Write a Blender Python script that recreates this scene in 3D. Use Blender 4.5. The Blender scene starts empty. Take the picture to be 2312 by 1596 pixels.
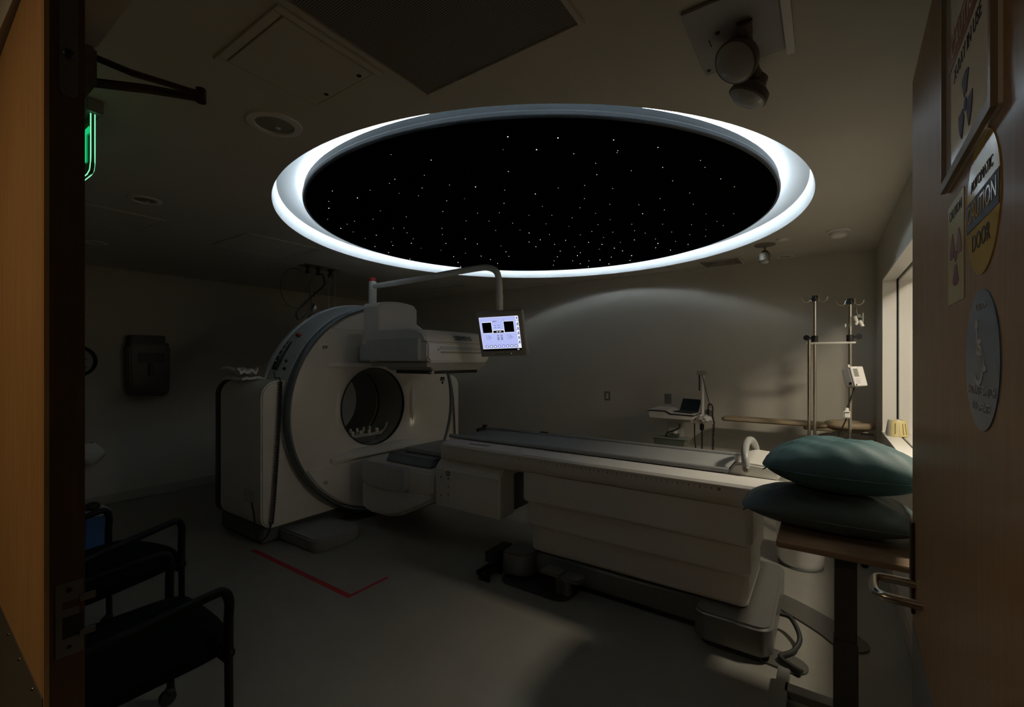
import bpy, bmesh, math, random
from mathutils import Vector, Matrix
from math import pi, sin, cos, radians as rad

random.seed(7)
C = bpy.context.scene.collection
scene = bpy.context.scene

# ------------------------------------------------------------------ camera, world, exposure, lamps
YAW = rad(34.67)                      # camera heading measured from the +X wall direction
FPX = 1022.0                          # focal length in pixels of a 2312 px wide frame
EYE = 1.52
cam_d = bpy.data.cameras.new('camera'); cam = bpy.data.objects.new('camera', cam_d); C.objects.link(cam)
cam.location = (0, 0, EYE); cam.rotation_euler = (pi/2, 0, YAW - pi/2)
cam_d.sensor_width = 36.0; cam_d.lens = FPX*36.0/2312.0; cam_d.shift_y = 15.0/2312.0
cam_d.clip_start = 0.02; cam_d.clip_end = 60
scene.camera = cam

w = bpy.data.worlds.new('world'); scene.world = w; w.use_nodes = True
w.node_tree.nodes['Background'].inputs[0].default_value = (0.012, 0.010, 0.008, 1)
w.node_tree.nodes['Background'].inputs[1].default_value = 0.06
scene.view_settings.view_transform = 'Standard'
scene.view_settings.look = 'None'
scene.view_settings.exposure = 0.0
scene.view_settings.gamma = 1.0
scene.view_settings.use_curve_mapping = False
scene.cycles.max_bounces = 10
scene.cycles.diffuse_bounces = 6
scene.cycles.glossy_bounces = 4
scene.cycles.sample_clamp_indirect = 4.0

def lamp(name, kind, loc, energy, color, size=0.3, size_y=None, rot=(0, 0, 0), spread=None):
    d = bpy.data.lights.new(name, kind); d.energy = energy; d.color = color
    if kind == 'AREA':
        d.size = size
        if size_y: d.shape = 'RECTANGLE'; d.size_y = size_y
        if spread: d.spread = spread
    else: d.shadow_soft_size = size
    o = bpy.data.objects.new(name, d); C.objects.link(o); o.location = loc; o.rotation_euler = rot
    return o
# control room ceiling lamp beyond the window, corridor ceiling lamp behind the open door
lamp('control_room_lamp', 'AREA', (2.7, -2.5, 2.2), 7.0, (1.0, 0.86, 0.68), 0.8, 0.4, (rad(72), 0, 0))
lamp('control_desk_lamp', 'AREA', (3.1, -0.95, 2.42), 40.0, (1.0, 0.87, 0.70), 0.22, 0.22)
lamp('corridor_lamp', 'AREA', (-0.9, 1.35, 2.42), 7.0, (1.0, 0.74, 0.46), 0.5, 0.5)
COVE_STRENGTH = 27.0

# ------------------------------------------------------------------ materials
MATS = {}
def mat(name, col, rough=0.5, metal=0.0, spec=0.5, bump=0.0, bscale=200.0, var=0.0, vscale=6.0, coat=0.0):
    if name in MATS: return MATS[name]
    m = bpy.data.materials.new(name); m.use_nodes = True
    nt = m.node_tree; b = nt.nodes['Principled BSDF']
    b.inputs['Base Color'].default_value = (*col, 1); b.inputs['Roughness'].default_value = rough
    b.inputs['Metallic'].default_value = metal; b.inputs['Specular IOR Level'].default_value = spec
    if coat: b.inputs['Coat Weight'].default_value = coat; b.inputs['Coat Roughness'].default_value = 0.08
    tc = nt.nodes.new('ShaderNodeTexCoord')
    if var:
        n = nt.nodes.new('ShaderNodeTexNoise'); n.inputs['Scale'].default_value = vscale; n.inputs['Detail'].default_value = 4
        nt.links.new(tc.outputs['Object'], n.inputs['Vector'])
        r = nt.nodes.new('ShaderNodeValToRGB')
        r.color_ramp.elements[0].position = 0.3; r.color_ramp.elements[1].position = 0.7
        r.color_ramp.elements[0].color = (*[c*(1-var) for c in col], 1); r.color_ramp.elements[1].color = (*[min(1, c*(1+var)) for c in col], 1)
        nt.links.new(n.outputs['Fac'], r.inputs['Fac']); nt.links.new(r.outputs['Color'], b.inputs['Base Color'])
    if bump:
        n2 = nt.nodes.new('ShaderNodeTexNoise'); n2.inputs['Scale'].default_value = bscale; n2.inputs['Detail'].default_value = 3
        nt.links.new(tc.outputs['Object'], n2.inputs['Vector'])
        bp = nt.nodes.new('ShaderNodeBump'); bp.inputs['Strength'].default_value = bump; bp.inputs['Distance'].default_value = 0.002
        nt.links.new(n2.outputs['Fac'], bp.inputs['Height']); nt.links.new(bp.outputs['Normal'], b.inputs['Normal'])
    MATS[name] = m; return m
def emit(name, col, s):
    m = bpy.data.materials.new(name); m.use_nodes = True; nt = m.node_tree
    nt.nodes.remove(nt.nodes['Principled BSDF'])
    e = nt.nodes.new('ShaderNodeEmission'); e.inputs[0].default_value = (*col, 1); e.inputs[1].default_value = s
    nt.links.new(e.outputs[0], nt.nodes['Material Output'].inputs[0]); MATS[name] = m; return m
def wood(name, c1, c2, rough=0.35, scale=(22, 22, 1.1), coat=0.0):
    m = bpy.data.materials.new(name); m.use_nodes = True; nt = m.node_tree; b = nt.nodes['Principled BSDF']
    tc = nt.nodes.new('ShaderNodeTexCoord'); mp = nt.nodes.new('ShaderNodeMapping'); mp.inputs['Scale'].default_value = scale
    n = nt.nodes.new('ShaderNodeTexNoise'); n.inputs['Scale'].default_value = 3.0; n.inputs['Detail'].default_value = 6; n.inputs['Roughness'].default_value = 0.65
    r = nt.nodes.new('ShaderNodeValToRGB'); r.color_ramp.elements[0].position = 0.35; r.color_ramp.elements[1].position = 0.68
    r.color_ramp.elements[0].color = (*c1, 1); r.color_ramp.elements[1].color = (*c2, 1)
    nt.links.new(tc.outputs['Object'], mp.inputs[0]); nt.links.new(mp.outputs[0], n.inputs['Vector'])
    nt.links.new(n.outputs['Fac'], r.inputs[0]); nt.links.new(r.outputs[0], b.inputs['Base Color'])
    bp = nt.nodes.new('ShaderNodeBump'); bp.inputs['Strength'].default_value = 0.12; bp.inputs['Distance'].default_value = 0.001
    nt.links.new(n.outputs['Fac'], bp.inputs['Height']); nt.links.new(bp.outputs[0], b.inputs['Normal'])
    b.inputs['Roughness'].default_value = rough
    if coat: b.inputs['Coat Weight'].default_value = coat; b.inputs['Coat Roughness'].default_value = 0.12
    MATS[name] = m; return m
def glass(name, tint=(0.97, 0.98, 0.97)):
    m = bpy.data.materials.new(name); m.use_nodes = True; nt = m.node_tree; nt.nodes.remove(nt.nodes['Principled BSDF'])
    t = nt.nodes.new('ShaderNodeBsdfTransparent'); t.inputs[0].default_value = (*tint, 1)
    g = nt.nodes.new('ShaderNodeBsdfGlossy'); g.inputs['Roughness'].default_value = 0.02
    f = nt.nodes.new('ShaderNodeFresnel'); f.inputs[0].default_value = 1.45
    x = nt.nodes.new('ShaderNodeMixShader')
    ge = nt.nodes.new('ShaderNodeNewGeometry'); mu = nt.nodes.new('ShaderNodeMath'); mu.operation = 'SUBTRACT'; mu.use_clamp = True
    nt.links.new(f.outputs[0], mu.inputs[0]); nt.links.new(ge.outputs['Backfacing'], mu.inputs[1])
    nt.links.new(mu.outputs[0], x.inputs[0]); nt.links.new(t.outputs[0], x.inputs[1]); nt.links.new(g.outputs[0], x.inputs[2])
    nt.links.new(x.outputs[0], nt.nodes['Material Output'].inputs[0]); MATS[name] = m; return m

WALL = mat('wall_paint', (0.60, 0.56, 0.48), 0.75, bump=0.25, bscale=350, var=0.03, vscale=2)
CEIL = mat('ceiling_paint', (0.62, 0.58, 0.50), 0.8, bump=0.2, bscale=400, var=0.03, vscale=2)
FLOOR = mat('vinyl_floor', (0.255, 0.245, 0.215), 0.33, spec=0.45, bump=0.06, bscale=30, var=0.06, vscale=5)
WHITE = mat('white_plastic', (0.86, 0.84, 0.80), 0.32, var=0.015, vscale=3)
GLOSSW = mat('glossy_white_plastic', (0.86, 0.84, 0.79), 0.16, var=0.015, vscale=3)
GREYP = mat('blue_grey_plastic', (0.58, 0.61, 0.62), 0.38, var=0.03, vscale=8)
DGREY = mat('dark_grey_plastic', (0.13, 0.145, 0.15), 0.42, var=0.05, vscale=10)
PADG = mat('grey_vinyl_pad', (0.30, 0.31, 0.305), 0.5, bump=0.15, bscale=300, var=0.05, vscale=9)
SILV = mat('silver_grey_paint', (0.22, 0.218, 0.21), 0.3, metal=0.5, var=0.03, vscale=12)
BLACK = mat('black_plastic', (0.012, 0.012, 0.013), 0.4, var=0.1)
RUBBER = mat('black_rubber', (0.018, 0.018, 0.018), 0.6, var=0.1)
FABRIC = mat('black_fabric', (0.006, 0.0065, 0.0075), 0.95, spec=0.08, bump=0.4, bscale=600, var=0.1)
STEEL = mat('brushed_steel', (0.62, 0.58, 0.52), 0.25, metal=1.0, var=0.03, vscale=20)
DSTEEL = mat('dull_steel', (0.33, 0.32, 0.30), 0.4, metal=0.9, var=0.05, vscale=20)
TEAL = mat('teal_pillow_vinyl', (0.045, 0.113, 0.122), 0.6, bump=0.25, bscale=90, var=0.05, vscale=7)
TEALD = mat('dark_teal_pillow_vinyl', (0.062, 0.09, 0.092), 0.62, bump=0.25, bscale=90, var=0.05, vscale=7)
RED = mat('red_plastic', (0.20, 0.010, 0.010), 0.35, var=0.05)
TAPE = mat('red_floor_tape', (0.36, 0.012, 0.018), 0.5, var=0.08, vscale=30)
TAN = mat('tan_padding', (0.36, 0.28, 0.18), 0.6, bump=0.2, bscale=200, var=0.05)
TANP = mat('tan_plastic', (0.30, 0.24, 0.16), 0.5, var=0.05)
INK = mat('black_ink', (0.015, 0.015, 0.016), 0.5, var=0.05)
GINK = mat('grey_ink', (0.13, 0.13, 0.125), 0.6, var=0.05)
TEALINK = mat('dark_teal_ink', (0.02, 0.07, 0.08), 0.5, var=0.05)
CLOTH = mat('white_cloth', (0.72, 0.71, 0.68), 0.9, bump=0.4, bscale=500, var=0.04)
CLEAR = mat('translucent_plastic', (0.42, 0.45, 0.44), 0.15, var=0.05)
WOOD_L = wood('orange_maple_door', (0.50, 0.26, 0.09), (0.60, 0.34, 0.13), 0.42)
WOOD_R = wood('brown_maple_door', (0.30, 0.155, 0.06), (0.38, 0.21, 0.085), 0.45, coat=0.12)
WOOD_E = wood('dark_door_edge', (0.10, 0.045, 0.02), (0.15, 0.07, 0.035), 0.5)
WOOD_T = wood('table_laminate', (0.24, 0.16, 0.10), (0.31, 0.21, 0.135), 0.45, (14, 3, 14))
KICK = mat('brushed_kick_plate', (0.30, 0.27, 0.22), 0.45, metal=0.8, bump=0.1, bscale=150, var=0.05)
BRONZE = mat('dark_bronze', (0.075, 0.05, 0.035), 0.4, metal=0.6, var=0.08)
PAPERW = mat('white_sign', (0.74, 0.72, 0.66), 0.05, spec=0.6, var=0.02)
SYEL = mat('yellow_sign', (0.62, 0.40, 0.06), 0.06, spec=0.6, var=0.03)
SPALE = mat('pale_yellow_sign', (0.50, 0.42, 0.16), 0.3, var=0.03)
SBLUE = mat('blue_sign', (0.05, 0.14, 0.25), 0.25, var=0.03)
PURPLE = mat('magenta_ink', (0.20, 0.03, 0.05), 0.4, var=0.05)
STARBLK = mat('matt_black_panel', (0.002, 0.002, 0.002), 0.9, spec=0.0)
FASCIA = mat('blue_grey_fascia', (0.038, 0.046, 0.052), 0.35, var=0.04)
COVEW = mat('cove_white', (0.82, 0.84, 0.85), 0.7, bump=0.15, bscale=200)
MESH = mat('perforated_metal', (0.30, 0.27, 0.23), 0.5, var=0.03)
HOLE_SHADE = mat('painted_void_shade', (0.02, 0.02, 0.02), 0.8)  # near-black colour standing in for the shade inside openings
BLUEB = mat('blue_plastic', (0.03, 0.10, 0.28), 0.35, var=0.04)
GLASS = glass('window_glass')
LENS = mat('clear_lens', (0.55, 0.56, 0.54), 0.06, spec=0.8, bump=0.5, bscale=140)

# ------------------------------------------------------------------ mesh builder
ORG = {}
class MB:
    def __init__(s): s.bm = bmesh.new(); s.mi = 0
    def _take(s, t, M=None):
        if M is not None: t.transform(M)
        for f in t.faces: f.material_index = s.mi
        me = bpy.data.meshes.new('tmp'); t.to_mesh(me); t.free(); s.bm.from_mesh(me); bpy.data.meshes.remove(me)
        return s
    def box(s, a, b, bev=0.0, seg=2, M=None):
        t = bmesh.new(); bmesh.ops.create_cube(t, size=1.0)
        for v in t.verts: v.co = Vector([(a[i]+b[i])/2 + v.co[i]*(b[i]-a[i]) for i in range(3)])
        if bev: bmesh.ops.bevel(t, geom=t.edges[:], offset=bev, segments=seg, affect='EDGES', clamp_overlap=True)
        return s._take(t, M)
    def prism(s, poly, axis, a0, a1, bev=0.0, seg=2, M=None, ang=0.6):
        t = bmesh.new()
        def P(u, v, a): return {'x': (a, u, v), 'y': (u, a, v), 'z': (u, v, a)}[axis]
        lo = [t.verts.new(P(u, v, a0)) for u, v in poly]; hi = [t.verts.new(P(u, v, a1)) for u, v in poly]
        n = len(poly); t.faces.new(lo); t.faces.new(hi[::-1])
        for i in range(n): t.faces.new((lo[i], hi[i], hi[(i+1) % n], lo[(i+1) % n]))
        bmesh.ops.recalc_face_normals(t, faces=t.faces[:])
        if bev:
            es = [e for e in t.edges if len(e.link_faces) == 2 and e.calc_face_angle(0) > ang]
            bmesh.ops.bevel(t, geom=es, offset=bev, segments=seg, affect='EDGES', clamp_overlap=True)
        return s._take(t, M)
    def tube(s, pts, r, seg=10, closed=False, M=None):
        t = bmesh.new(); pts = [Vector(p) for p in pts]; n = len(pts); rings = []
        rr = r if isinstance(r, (list, tuple)) else [r]*n
        prev = None
        for i in range(n):
            d = (pts[(i+1) % n]-pts[i-1]) if closed else (pts[min(i+1, n-1)]-pts[max(i-1, 0)])
            d.normalize()
            if prev is None:
                u = d.orthogonal().normalized()
            else:
                u = prev - d*prev.dot(d)
                u = u.normalized() if u.length > 1e-6 else d.orthogonal().normalized()
            prev = u; v = d.cross(u)
            rings.append([t.verts.new(pts[i] + (u*cos(2*pi*k/seg)+v*sin(2*pi*k/seg))*rr[i]) for k in range(seg)])
        m = n if closed else n-1
        for i in range(m):
            A, B = rings[i], rings[(i+1) % n]
            for k in range(seg): t.faces.new((A[k], A[(k+1) % seg], B[(k+1) % seg], B[k]))
        if not closed: t.faces.new(rings[0][::-1]); t.faces.new(rings[-1])
        bmesh.ops.recalc_face_normals(t, faces=t.faces[:])
        return s._take(t, M)
    def lathe(s, prof, c, axis='z', seg=48, M=None, closed=True):
        t = bmesh.new(); rings = []
        for r, a in prof:
            ring = []
            if r < 1e-6:
                p = {'z': (0, 0, a), 'y': (0, a, 0), 'x': (a, 0, 0)}[axis]
                ring = [t.verts.new(Vector(c)+Vector(p))]
            else:
                for k in range(seg):
                    x, y = r*cos(2*pi*k/seg), r*sin(2*pi*k/seg)
                    p = {'z': (x, y, a), 'y': (x, a, y), 'x': (a, x, y)}[axis]
                    ring.append(t.verts.new(Vector(c)+Vector(p)))
            rings.append(ring)
        for i in range(len(rings)-1):
            A, B = rings[i], rings[i+1]
            for k in range(seg):
                k2 = (k+1) % seg
                if len(A) == 1 and len(B) == 1: continue
                if len(A) == 1: t.faces.new((A[0], B[k], B[k2]))
                elif len(B) == 1: t.faces.new((A[k], A[k2], B[0]))
                else: t.faces.new((A[k], A[k2], B[k2], B[k]))
        bmesh.ops.recalc_face_normals(t, faces=t.faces[:])
        return s._take(t, M)
    def cyl(s, p0, p1, r, seg=20): return s.tube([p0, p1], r, seg)
    def ball(s, c, r, sc=(1, 1, 1), u=16, v=10, M=None):
        t = bmesh.new(); bmesh.ops.create_uvsphere(t, u_segments=u, v_segments=v, radius=r)
        for q in t.verts: q.co = Vector((q.co.x*sc[0]+c[0], q.co.y*sc[1]+c[1], q.co.z*sc[2]+c[2]))
        return s._take(t, M)
    def poly(s, pts):
        t = bmesh.new(); t.faces.new([t.verts.new(p) for p in pts]); return s._take(t)
    def grid(s, f, nu, nv, wrap=False):
        t = bmesh.new(); V = [[t.verts.new(f(i/nu, j/nv)) for j in range(nv+1)] for i in range(nu+1)]
        for i in range(nu):
            for j in range(nv): t.faces.new((V[i][j], V[i+1][j], V[i+1][j+1], V[i][j+1]))
        bmesh.ops.remove_doubles(t, verts=t.verts[:], dist=1e-5)
        bmesh.ops.recalc_face_normals(t, faces=t.faces[:])
        return s._take(t)
    def text(s, body, size, org, right, up, ext=0.0004, align='CENTER', bold=0.0, sx=1.0):
        cu = bpy.data.curves.new('txt', 'FONT'); cu.body = body; cu.size = size; cu.extrude = ext/2; cu.align_x = align; cu.align_y = 'CENTER'
        cu.offset = bold; cu.resolution_u = 3
        o = bpy.data.objects.new('txt', cu); C.objects.link(o)
        dg = bpy.context.evaluated_depsgraph_get()
        me = bpy.data.meshes.new_from_object(o.evaluated_get(dg))
        bpy.data.objects.remove(o); bpy.data.curves.remove(cu)
        R = Vector(right).normalized(); U = Vector(up).normalized(); N = R.cross(U)
        M = Matrix.Identity(4)
        for i in range(3): M[i][0], M[i][1], M[i][2], M[i][3] = R[i]*sx, U[i], N[i], org[i]+N[i]*ext/2
        t = bmesh.new(); t.from_mesh(me); bpy.data.meshes.remove(me)
        return s._take(t, M)
    def build(s, name, mats, parent=None, smooth=35, local=False):
        mats = mats if isinstance(mats, (list, tuple)) else [mats]
        me = bpy.data.meshes.new(name)
        o = bpy.data.objects.new(name, me); C.objects.link(o)
        if parent is not None:
            o.parent = parent; off = ORG.get(parent.name, Vector((0, 0, 0)))
            ORG[o.name] = off
        else:
            xs = [v.co for v in s.bm.verts]
            off = Vector((sum(v.x for v in xs)/len(xs), sum(v.y for v in xs)/len(xs), min(v.z for v in xs)))
            if local: off = Vector((0, 0, 0))
            o.location = off; ORG[o.name] = off
        if not local:
            for v in s.bm.verts: v.co -= off
        elif parent is not None: ORG[o.name] = Vector((0, 0, 0))
        s.bm.to_mesh(me); s.bm.free()
        for m in mats: me.materials.append(m)
        if smooth:
            for p in me.polygons: p.use_smooth = True
            me.set_sharp_from_angle(angle=rad(smooth))
        return o
def tag(o, label=None, cat=None, group=None, kind=None):
    if label: o['label'] = label
    if cat: o['category'] = cat
    if group: o['group'] = group
    if kind: o['kind'] = kind
    return o
def thing(name, label, cat, loc=(0, 0, 0), rz=0.0, group=None, local=False):
    o = bpy.data.objects.new(name, None); C.objects.link(o); o.empty_display_size = 0.05
    o.location = loc; o.rotation_euler = (0, 0, rz); ORG[o.name] = Vector((0, 0, 0)) if local else Vector(loc)
    return tag(o, label, cat, group)
def struct(o, label=None): return tag(o, label, None, None, 'structure')
def copy_tree(root, loc=None, rz=None, label=None):
    def rec(o, par):
        c = o.copy(); C.objects.link(c)
        if par is not None: c.parent = par
        for ch in [x for x in scene.objects if x.parent == o]: rec(ch, c)
        return c
    c = rec(root, None)
    if loc is not None: c.location = loc
    if rz is not None: c.rotation_euler = (0, 0, rz)
    if label: c['label'] = label
    return c
def spline(pts, n=8, closed=False):
    P = [Vector(p) for p in pts]; out = []; m = len(P)
    for i in range(m if closed else m-1):
        a = P[i-1] if (i > 0 or closed) else P[0]; b = P[i]; c = P[(i+1) % m]; d = P[(i+2) % m] if (closed or i+2 < m) else P[-1]
        for k in range(n):
            t = k/n
            out.append(0.5*((2*b)+(c-a)*t+(2*a-5*b+4*c-d)*t*t+(3*b-a-3*c+d)*t**3))
    if not closed: out.append(P[-1])
    return out
def rrect(x0, y0, x1, y1, r, n=6):
    rs = r if isinstance(r, (list, tuple)) else [r]*4       # corners: x1y1, x0y1, x0y0, x1y0
    out = []
    for (cx, cy, a0), q in zip(((x1, y1, 0), (x0, y1, pi/2), (x0, y0, pi), (x1, y0, 3*pi/2)), rs):
        px = cx - q if cx == x1 else cx + q; py = cy - q if cy == y1 else cy + q
        if q < 1e-6: out.append((cx, cy)); continue
        for k in range(n+1):
            a = a0 + k*pi/2/n; out.append((px+q*cos(a), py+q*sin(a)))
    return out
def disc(cx, cy, r, n=40): return [(cx+r*cos(2*pi*k/n), cy+r*sin(2*pi*k/n)) for k in range(n)]
def helix(pts, rad_, turns, n=10):
    P = spline(pts, 12); L = [0]
    for i in range(1, len(P)): L.append(L[-1]+(P[i]-P[i-1]).length)
    out = []; N = turns*n
    for i in range(N+1):
        d = L[-1]*i/N; j = 0
        while j < len(L)-2 and L[j+1] < d: j += 1
        f = (d-L[j])/max(1e-9, L[j+1]-L[j]); p = P[j].lerp(P[j+1], f); t = (P[j+1]-P[j]).normalized()
        u = Vector((1, 0, 0)); u = (u - t*u.dot(t)).normalized(); v = t.cross(u); a = 2*pi*i/n
        out.append(p + (u*cos(a)+v*sin(a))*rad_)
    return out

# ------------------------------------------------------------------ room shell
ZC, XB, YA, YW, XD = 2.5, 5.12, 6.23, -0.37, 0.20
HC, HR = (3.03, 1.875), 1.83
m = MB(); m.box((-1.6, -2.75, -0.1), (XB+0.12, YA+0.12, 0)); struct(m.build('floor', FLOOR, smooth=0))
def ceiling():
    m = MB(); t = bmesh.new(); N = 160
    x0, x1, y0, y1 = -1.6, XB+0.12, YW-0.1, YA+0.12
    def edge(a):
        dx, dy = cos(a), sin(a); ts = []
        if dx > 1e-9: ts.append(((x1-HC[0])/dx, 0))
        if dx < -1e-9: ts.append(((x0-HC[0])/dx, 2))
        if dy > 1e-9: ts.append(((y1-HC[1])/dy, 1))
        if dy < -1e-9: ts.append(((y0-HC[1])/dy, 3))
        k, s = min(ts); return (HC[0]+dx*k, HC[1]+dy*k), s
    cor = {(0, 1): (x1, y1), (1, 2): (x0, y1), (2, 3): (x0, y0), (3, 0): (x1, y0)}
    inn = [t.verts.new((HC[0]+HR*cos(2*pi*k/N), HC[1]+HR*sin(2*pi*k/N), ZC)) for k in range(N)]
    E = [edge(2*pi*k/N) for k in range(N)]; out = [t.verts.new((p[0], p[1], ZC)) for p, _ in E]
    for k in range(N):
        k2 = (k+1) % N; fs = [inn[k], out[k]]
        if E[k][1] != E[k2][1]: fs.append(t.verts.new((*cor[(E[k][1], E[k2][1])], ZC)))
        t.faces.new(fs+[out[k2], inn[k2]])
    m._take(t); m.mi = 1
    m.lathe([(HR, ZC), (1.805, ZC+0.092), (1.62, ZC+0.165), (1.40, ZC+0.22), (0, ZC+0.25)], (*HC, 0), 'z', N)
    return m.build('ceiling', [CEIL, COVEW], smooth=30)
struct(ceiling())
m = MB(); m.box((XD, YA, 0), (XB+0.12, YA+0.12, ZC)); struct(m.build('wall_left', WALL, smooth=0))
m = MB(); m.box((XB, YW-0.12, 0), (XB+0.12, YA, ZC)); struct(m.build('wall_back', WALL, smooth=0))
WX0, WX1, WZ0, WZ1, WT = 2.15, 4.60, 0.94, 2.165, 0.24       # control room window
m = MB()
m.box((XD+0.12, YW-WT, 0), (WX0, YW, ZC)); m.box((WX1, YW-WT, 0), (XB, YW, ZC))
m.box((WX0, YW-WT, 0), (WX1, YW, WZ0)); m.box((WX0, YW-WT, WZ1), (WX1, YW, ZC))
struct(m.build('wall_right', WALL, smooth=0))
m = MB()
m.box((XD+0.02, YW-WT, 0), (XD+0.14, -0.17, ZC)); m.box((XD+0.02, 2.36, 0), (XD+0.14, YA, ZC)); m.box((XD-0.02, -0.17, 2.255), (XD+0.12, 2.36, ZC))
struct(m.build('wall_front', WALL, smooth=0))
# control room beyond the window
m = MB(); m.box((0.3, -2.75, 0), (XB+0.12, -2.65, ZC)); m.box((0.22, -2.75, 0), (0.32, YW-WT, ZC)); m.box((XB+0.12, -2.75, 0), (XB+0.22, YW-WT, ZC)); m.box((0.22, -2.75, ZC), (XB+0.22, YW-0.1, ZC+0.1))
struct(m.build('wall_control_room', WALL, smooth=0))
# window frame, sill, pane
m = MB(); d = 0.012
for a, b in (((WX1-0.02, YW-0.085, WZ0), (WX1, YW-0.001, WZ1)), ((WX0, YW-0.085, WZ0), (WX0+0.02, YW-0.001, WZ1)), ((WX0, YW-0.085, WZ1-0.02), (WX1, YW-0.001, WZ1)), ((WX0, YW-0.085, WZ0), (WX1, YW-0.001, WZ0+0.02))): m.box(a, b)
w1 = struct(m.build('window_1', WHITE, smooth=0), 'white framed control room window beside the open brown door')
m = MB()
for a, b in (((WX1-0.035, YW-0.20, WZ0), (WX1, YW-0.097, WZ1)), ((WX0, YW-0.20, WZ0), (WX0+0.035, YW-0.097, WZ1)), ((WX0, YW-0.20, WZ1-0.035), (WX1, YW-0.097, WZ1)), ((WX0, YW-0.20, WZ0), (WX1, YW-0.097, WZ0+0.02))): m.box(a, b, 0.004)
m.build('inner_frame', WHITE, w1, smooth=0)
m = MB()
for a, b in (((WX1-0.012, YW-0.097, WZ0+.02), (WX1, YW-0.085, WZ1)), ((WX0, YW-0.097, WZ1-0.012), (WX1, YW-0.085, WZ1)), ((WX0, YW-0.097, WZ0), (WX1, YW-0.085, WZ0+0.016))): m.box(a, b)
m.build('gasket', RUBBER, w1, smooth=0)
m = MB(); m.box((WX0+0.03, YW-0.165, WZ0+0.02), (WX1-0.03, YW-0.157, WZ1-0.03)); m.build('pane', GLASS, w1, smooth=0)
m = MB(); m.box((WX0+0.02, YW-0.084, WZ0+0.0195), (WX1-0.021, YW+0.006, WZ0+0.022), 0.001); m.build('sill', mat('sill_lit_white', (0.93, 0.92, 0.90), 0.3), w1, smooth=0)  # thin brighter-white sheet: strong light on the sill put into its colour
# coved skirting along the far walls
m = MB(); m.box((XB-0.012, YW, 0), (XB, YA, 0.10), 0.004); struct(m.build('baseboard_back', mat('skirting_vinyl', (0.40, 0.37, 0.31), 0.5, var=.04), smooth=0))
m = MB(); m.box((XD+0.14, YA-0.012, 0), (XB, YA, 0.10), 0.004); struct(m.build('baseboard_left', MATS['skirting_vinyl'], smooth=0))
m = MB(); m.box((WX0-1.5, YW, 0), (XB, YW+0.012, 0.10), 0.004); struct(m.build('baseboard_right', MATS['skirting_vinyl'], smooth=0))

# ------------------------------------------------------------------ doors
# left leaf, almost closed: seen from outside with its edge towards us
LO = Vector((0.1815, 1.10, 0)); la = math.atan2(1, 0.023)
ML = Matrix.Translation(LO) @ Matrix.Rotation(la, 4, 'Z')       # local x runs along the leaf, local -y is the room side
DL = bpy.data.objects.new('door_1', None); C.objects.link(DL); DL.matrix_world = ML; ORG['door_1'] = Vector((0, 0, 0))
struct(DL, 'orange maple door leaf on the left, standing closed with its edge towards us')
TL = 0.052
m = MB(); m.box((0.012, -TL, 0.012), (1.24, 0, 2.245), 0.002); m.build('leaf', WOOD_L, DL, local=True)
m = MB(); m.box((0.0, -TL, 0.012), (0.0118, -0.0065, 2.245)); m.mi = 1; m.box((0.0, -0.0064, 0.012), (0.0118, 0, 2.245)); m.build('edge_strip', [WOOD_E, WOOD_L], DL, local=True, smooth=0)
m = MB(); m.box((0.006, 0.0, 0.06), (1.2, 0.0018, 0.938)); kp = m.build('kick_plate', KICK, DL, local=True, smooth=0)
m = MB()
for k in range(7): m.ball((0.09+0.14*k, 0.002, 0.918), 0.005, (1, 0.5, 1), 10, 6)
m.build('screw', STEEL, kp, local=True)
m = MB(); m.prism([(-0.043+a, z) for a, z in rrect(0, 1.985, 0.024, 2.19, [0.004, 0.004, 0.010, 0.010])], 'x', -0.0016, 0.0); fb = m.build('flush_bolt', mat('dull_bronze_plate', (0.20, 0.18, 0.15), 0.5, metal=0.5, var=.05), DL, local=True)
m = MB(); m.ball((-0.002, -0.031, 2.06), 0.008, (0.5, 1, 1.2), 12, 8); m.build('bolt_lever', BLACK, fb, local=True)
m = MB()
for z0, z1, a0, a1 in ((1.095, 1.128, -0.050, -0.014), (0.999, 1.03, -0.050, -0.014), (1.03, 1.095, -0.0225, -0.014)): m.box((-0.0016, a0, z0), (0, a1, z1))
m.box((-0.0016, -0.044, 1.068), (0, -0.022, 1.082)); m.box((-0.003, -0.066, 1.088), (0.001, -0.045, 1.10)); m.box((-0.003, -0.066, 1.026), (0.001, -0.045, 1.036))
sp = m.build('strike_plate', MATS['dull_bronze_plate'], DL, local=True, smooth=0)
m = MB(); m.box((-0.0004, -0.050, 1.03), (0.0001, -0.022, 1.07)); m.cyl((-0.0019, -0.031, 1.114), (0, -0.031, 1.114), 0.0045, 12); m.cyl((-0.0019, -0.031, 1.014), (0, -0.031, 1.014), 0.0035, 12); m.build('latch_hole_patch', HOLE_SHADE, sp, local=True, smooth=0)  # flat dark patches painted as the shade inside the holes
# door closer on the room side of the left leaf
t = thing('door_closer', 'dark door closer with folded twin arms above the left door leaf', 'door closer', (0.26, 1.4, 2.1))
m = MB(); m.box((0.243, 1.30, 2.115), (0.297, 1.60, 2.20), 0.006); m.build('housing', mat('closer_cover', (0.10, 0.09, 0.075), 0.5, var=.05), t)
m = MB(); m.tube([(0.285, 1.345, 2.135), (0.38, 1.285, 2.145), (0.47, 1.235, 2.15)], [0.010, 0.010, 0.009], 8); m.build('main_arm', BRONZE, t)
m = MB(); m.tube([(0.29, 1.42, 2.235), (0.37, 1.35, 2.20), (0.465, 1.242, 2.163)], [0.008, 0.008, 0.006], 8); m.build('forearm', BRONZE, t)
m = MB(); m.cyl((0.47, 1.235, 2.14), (0.47, 1.235, 2.172), 0.011, 14); m.build('elbow_pin', BRONZE, t)
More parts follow.
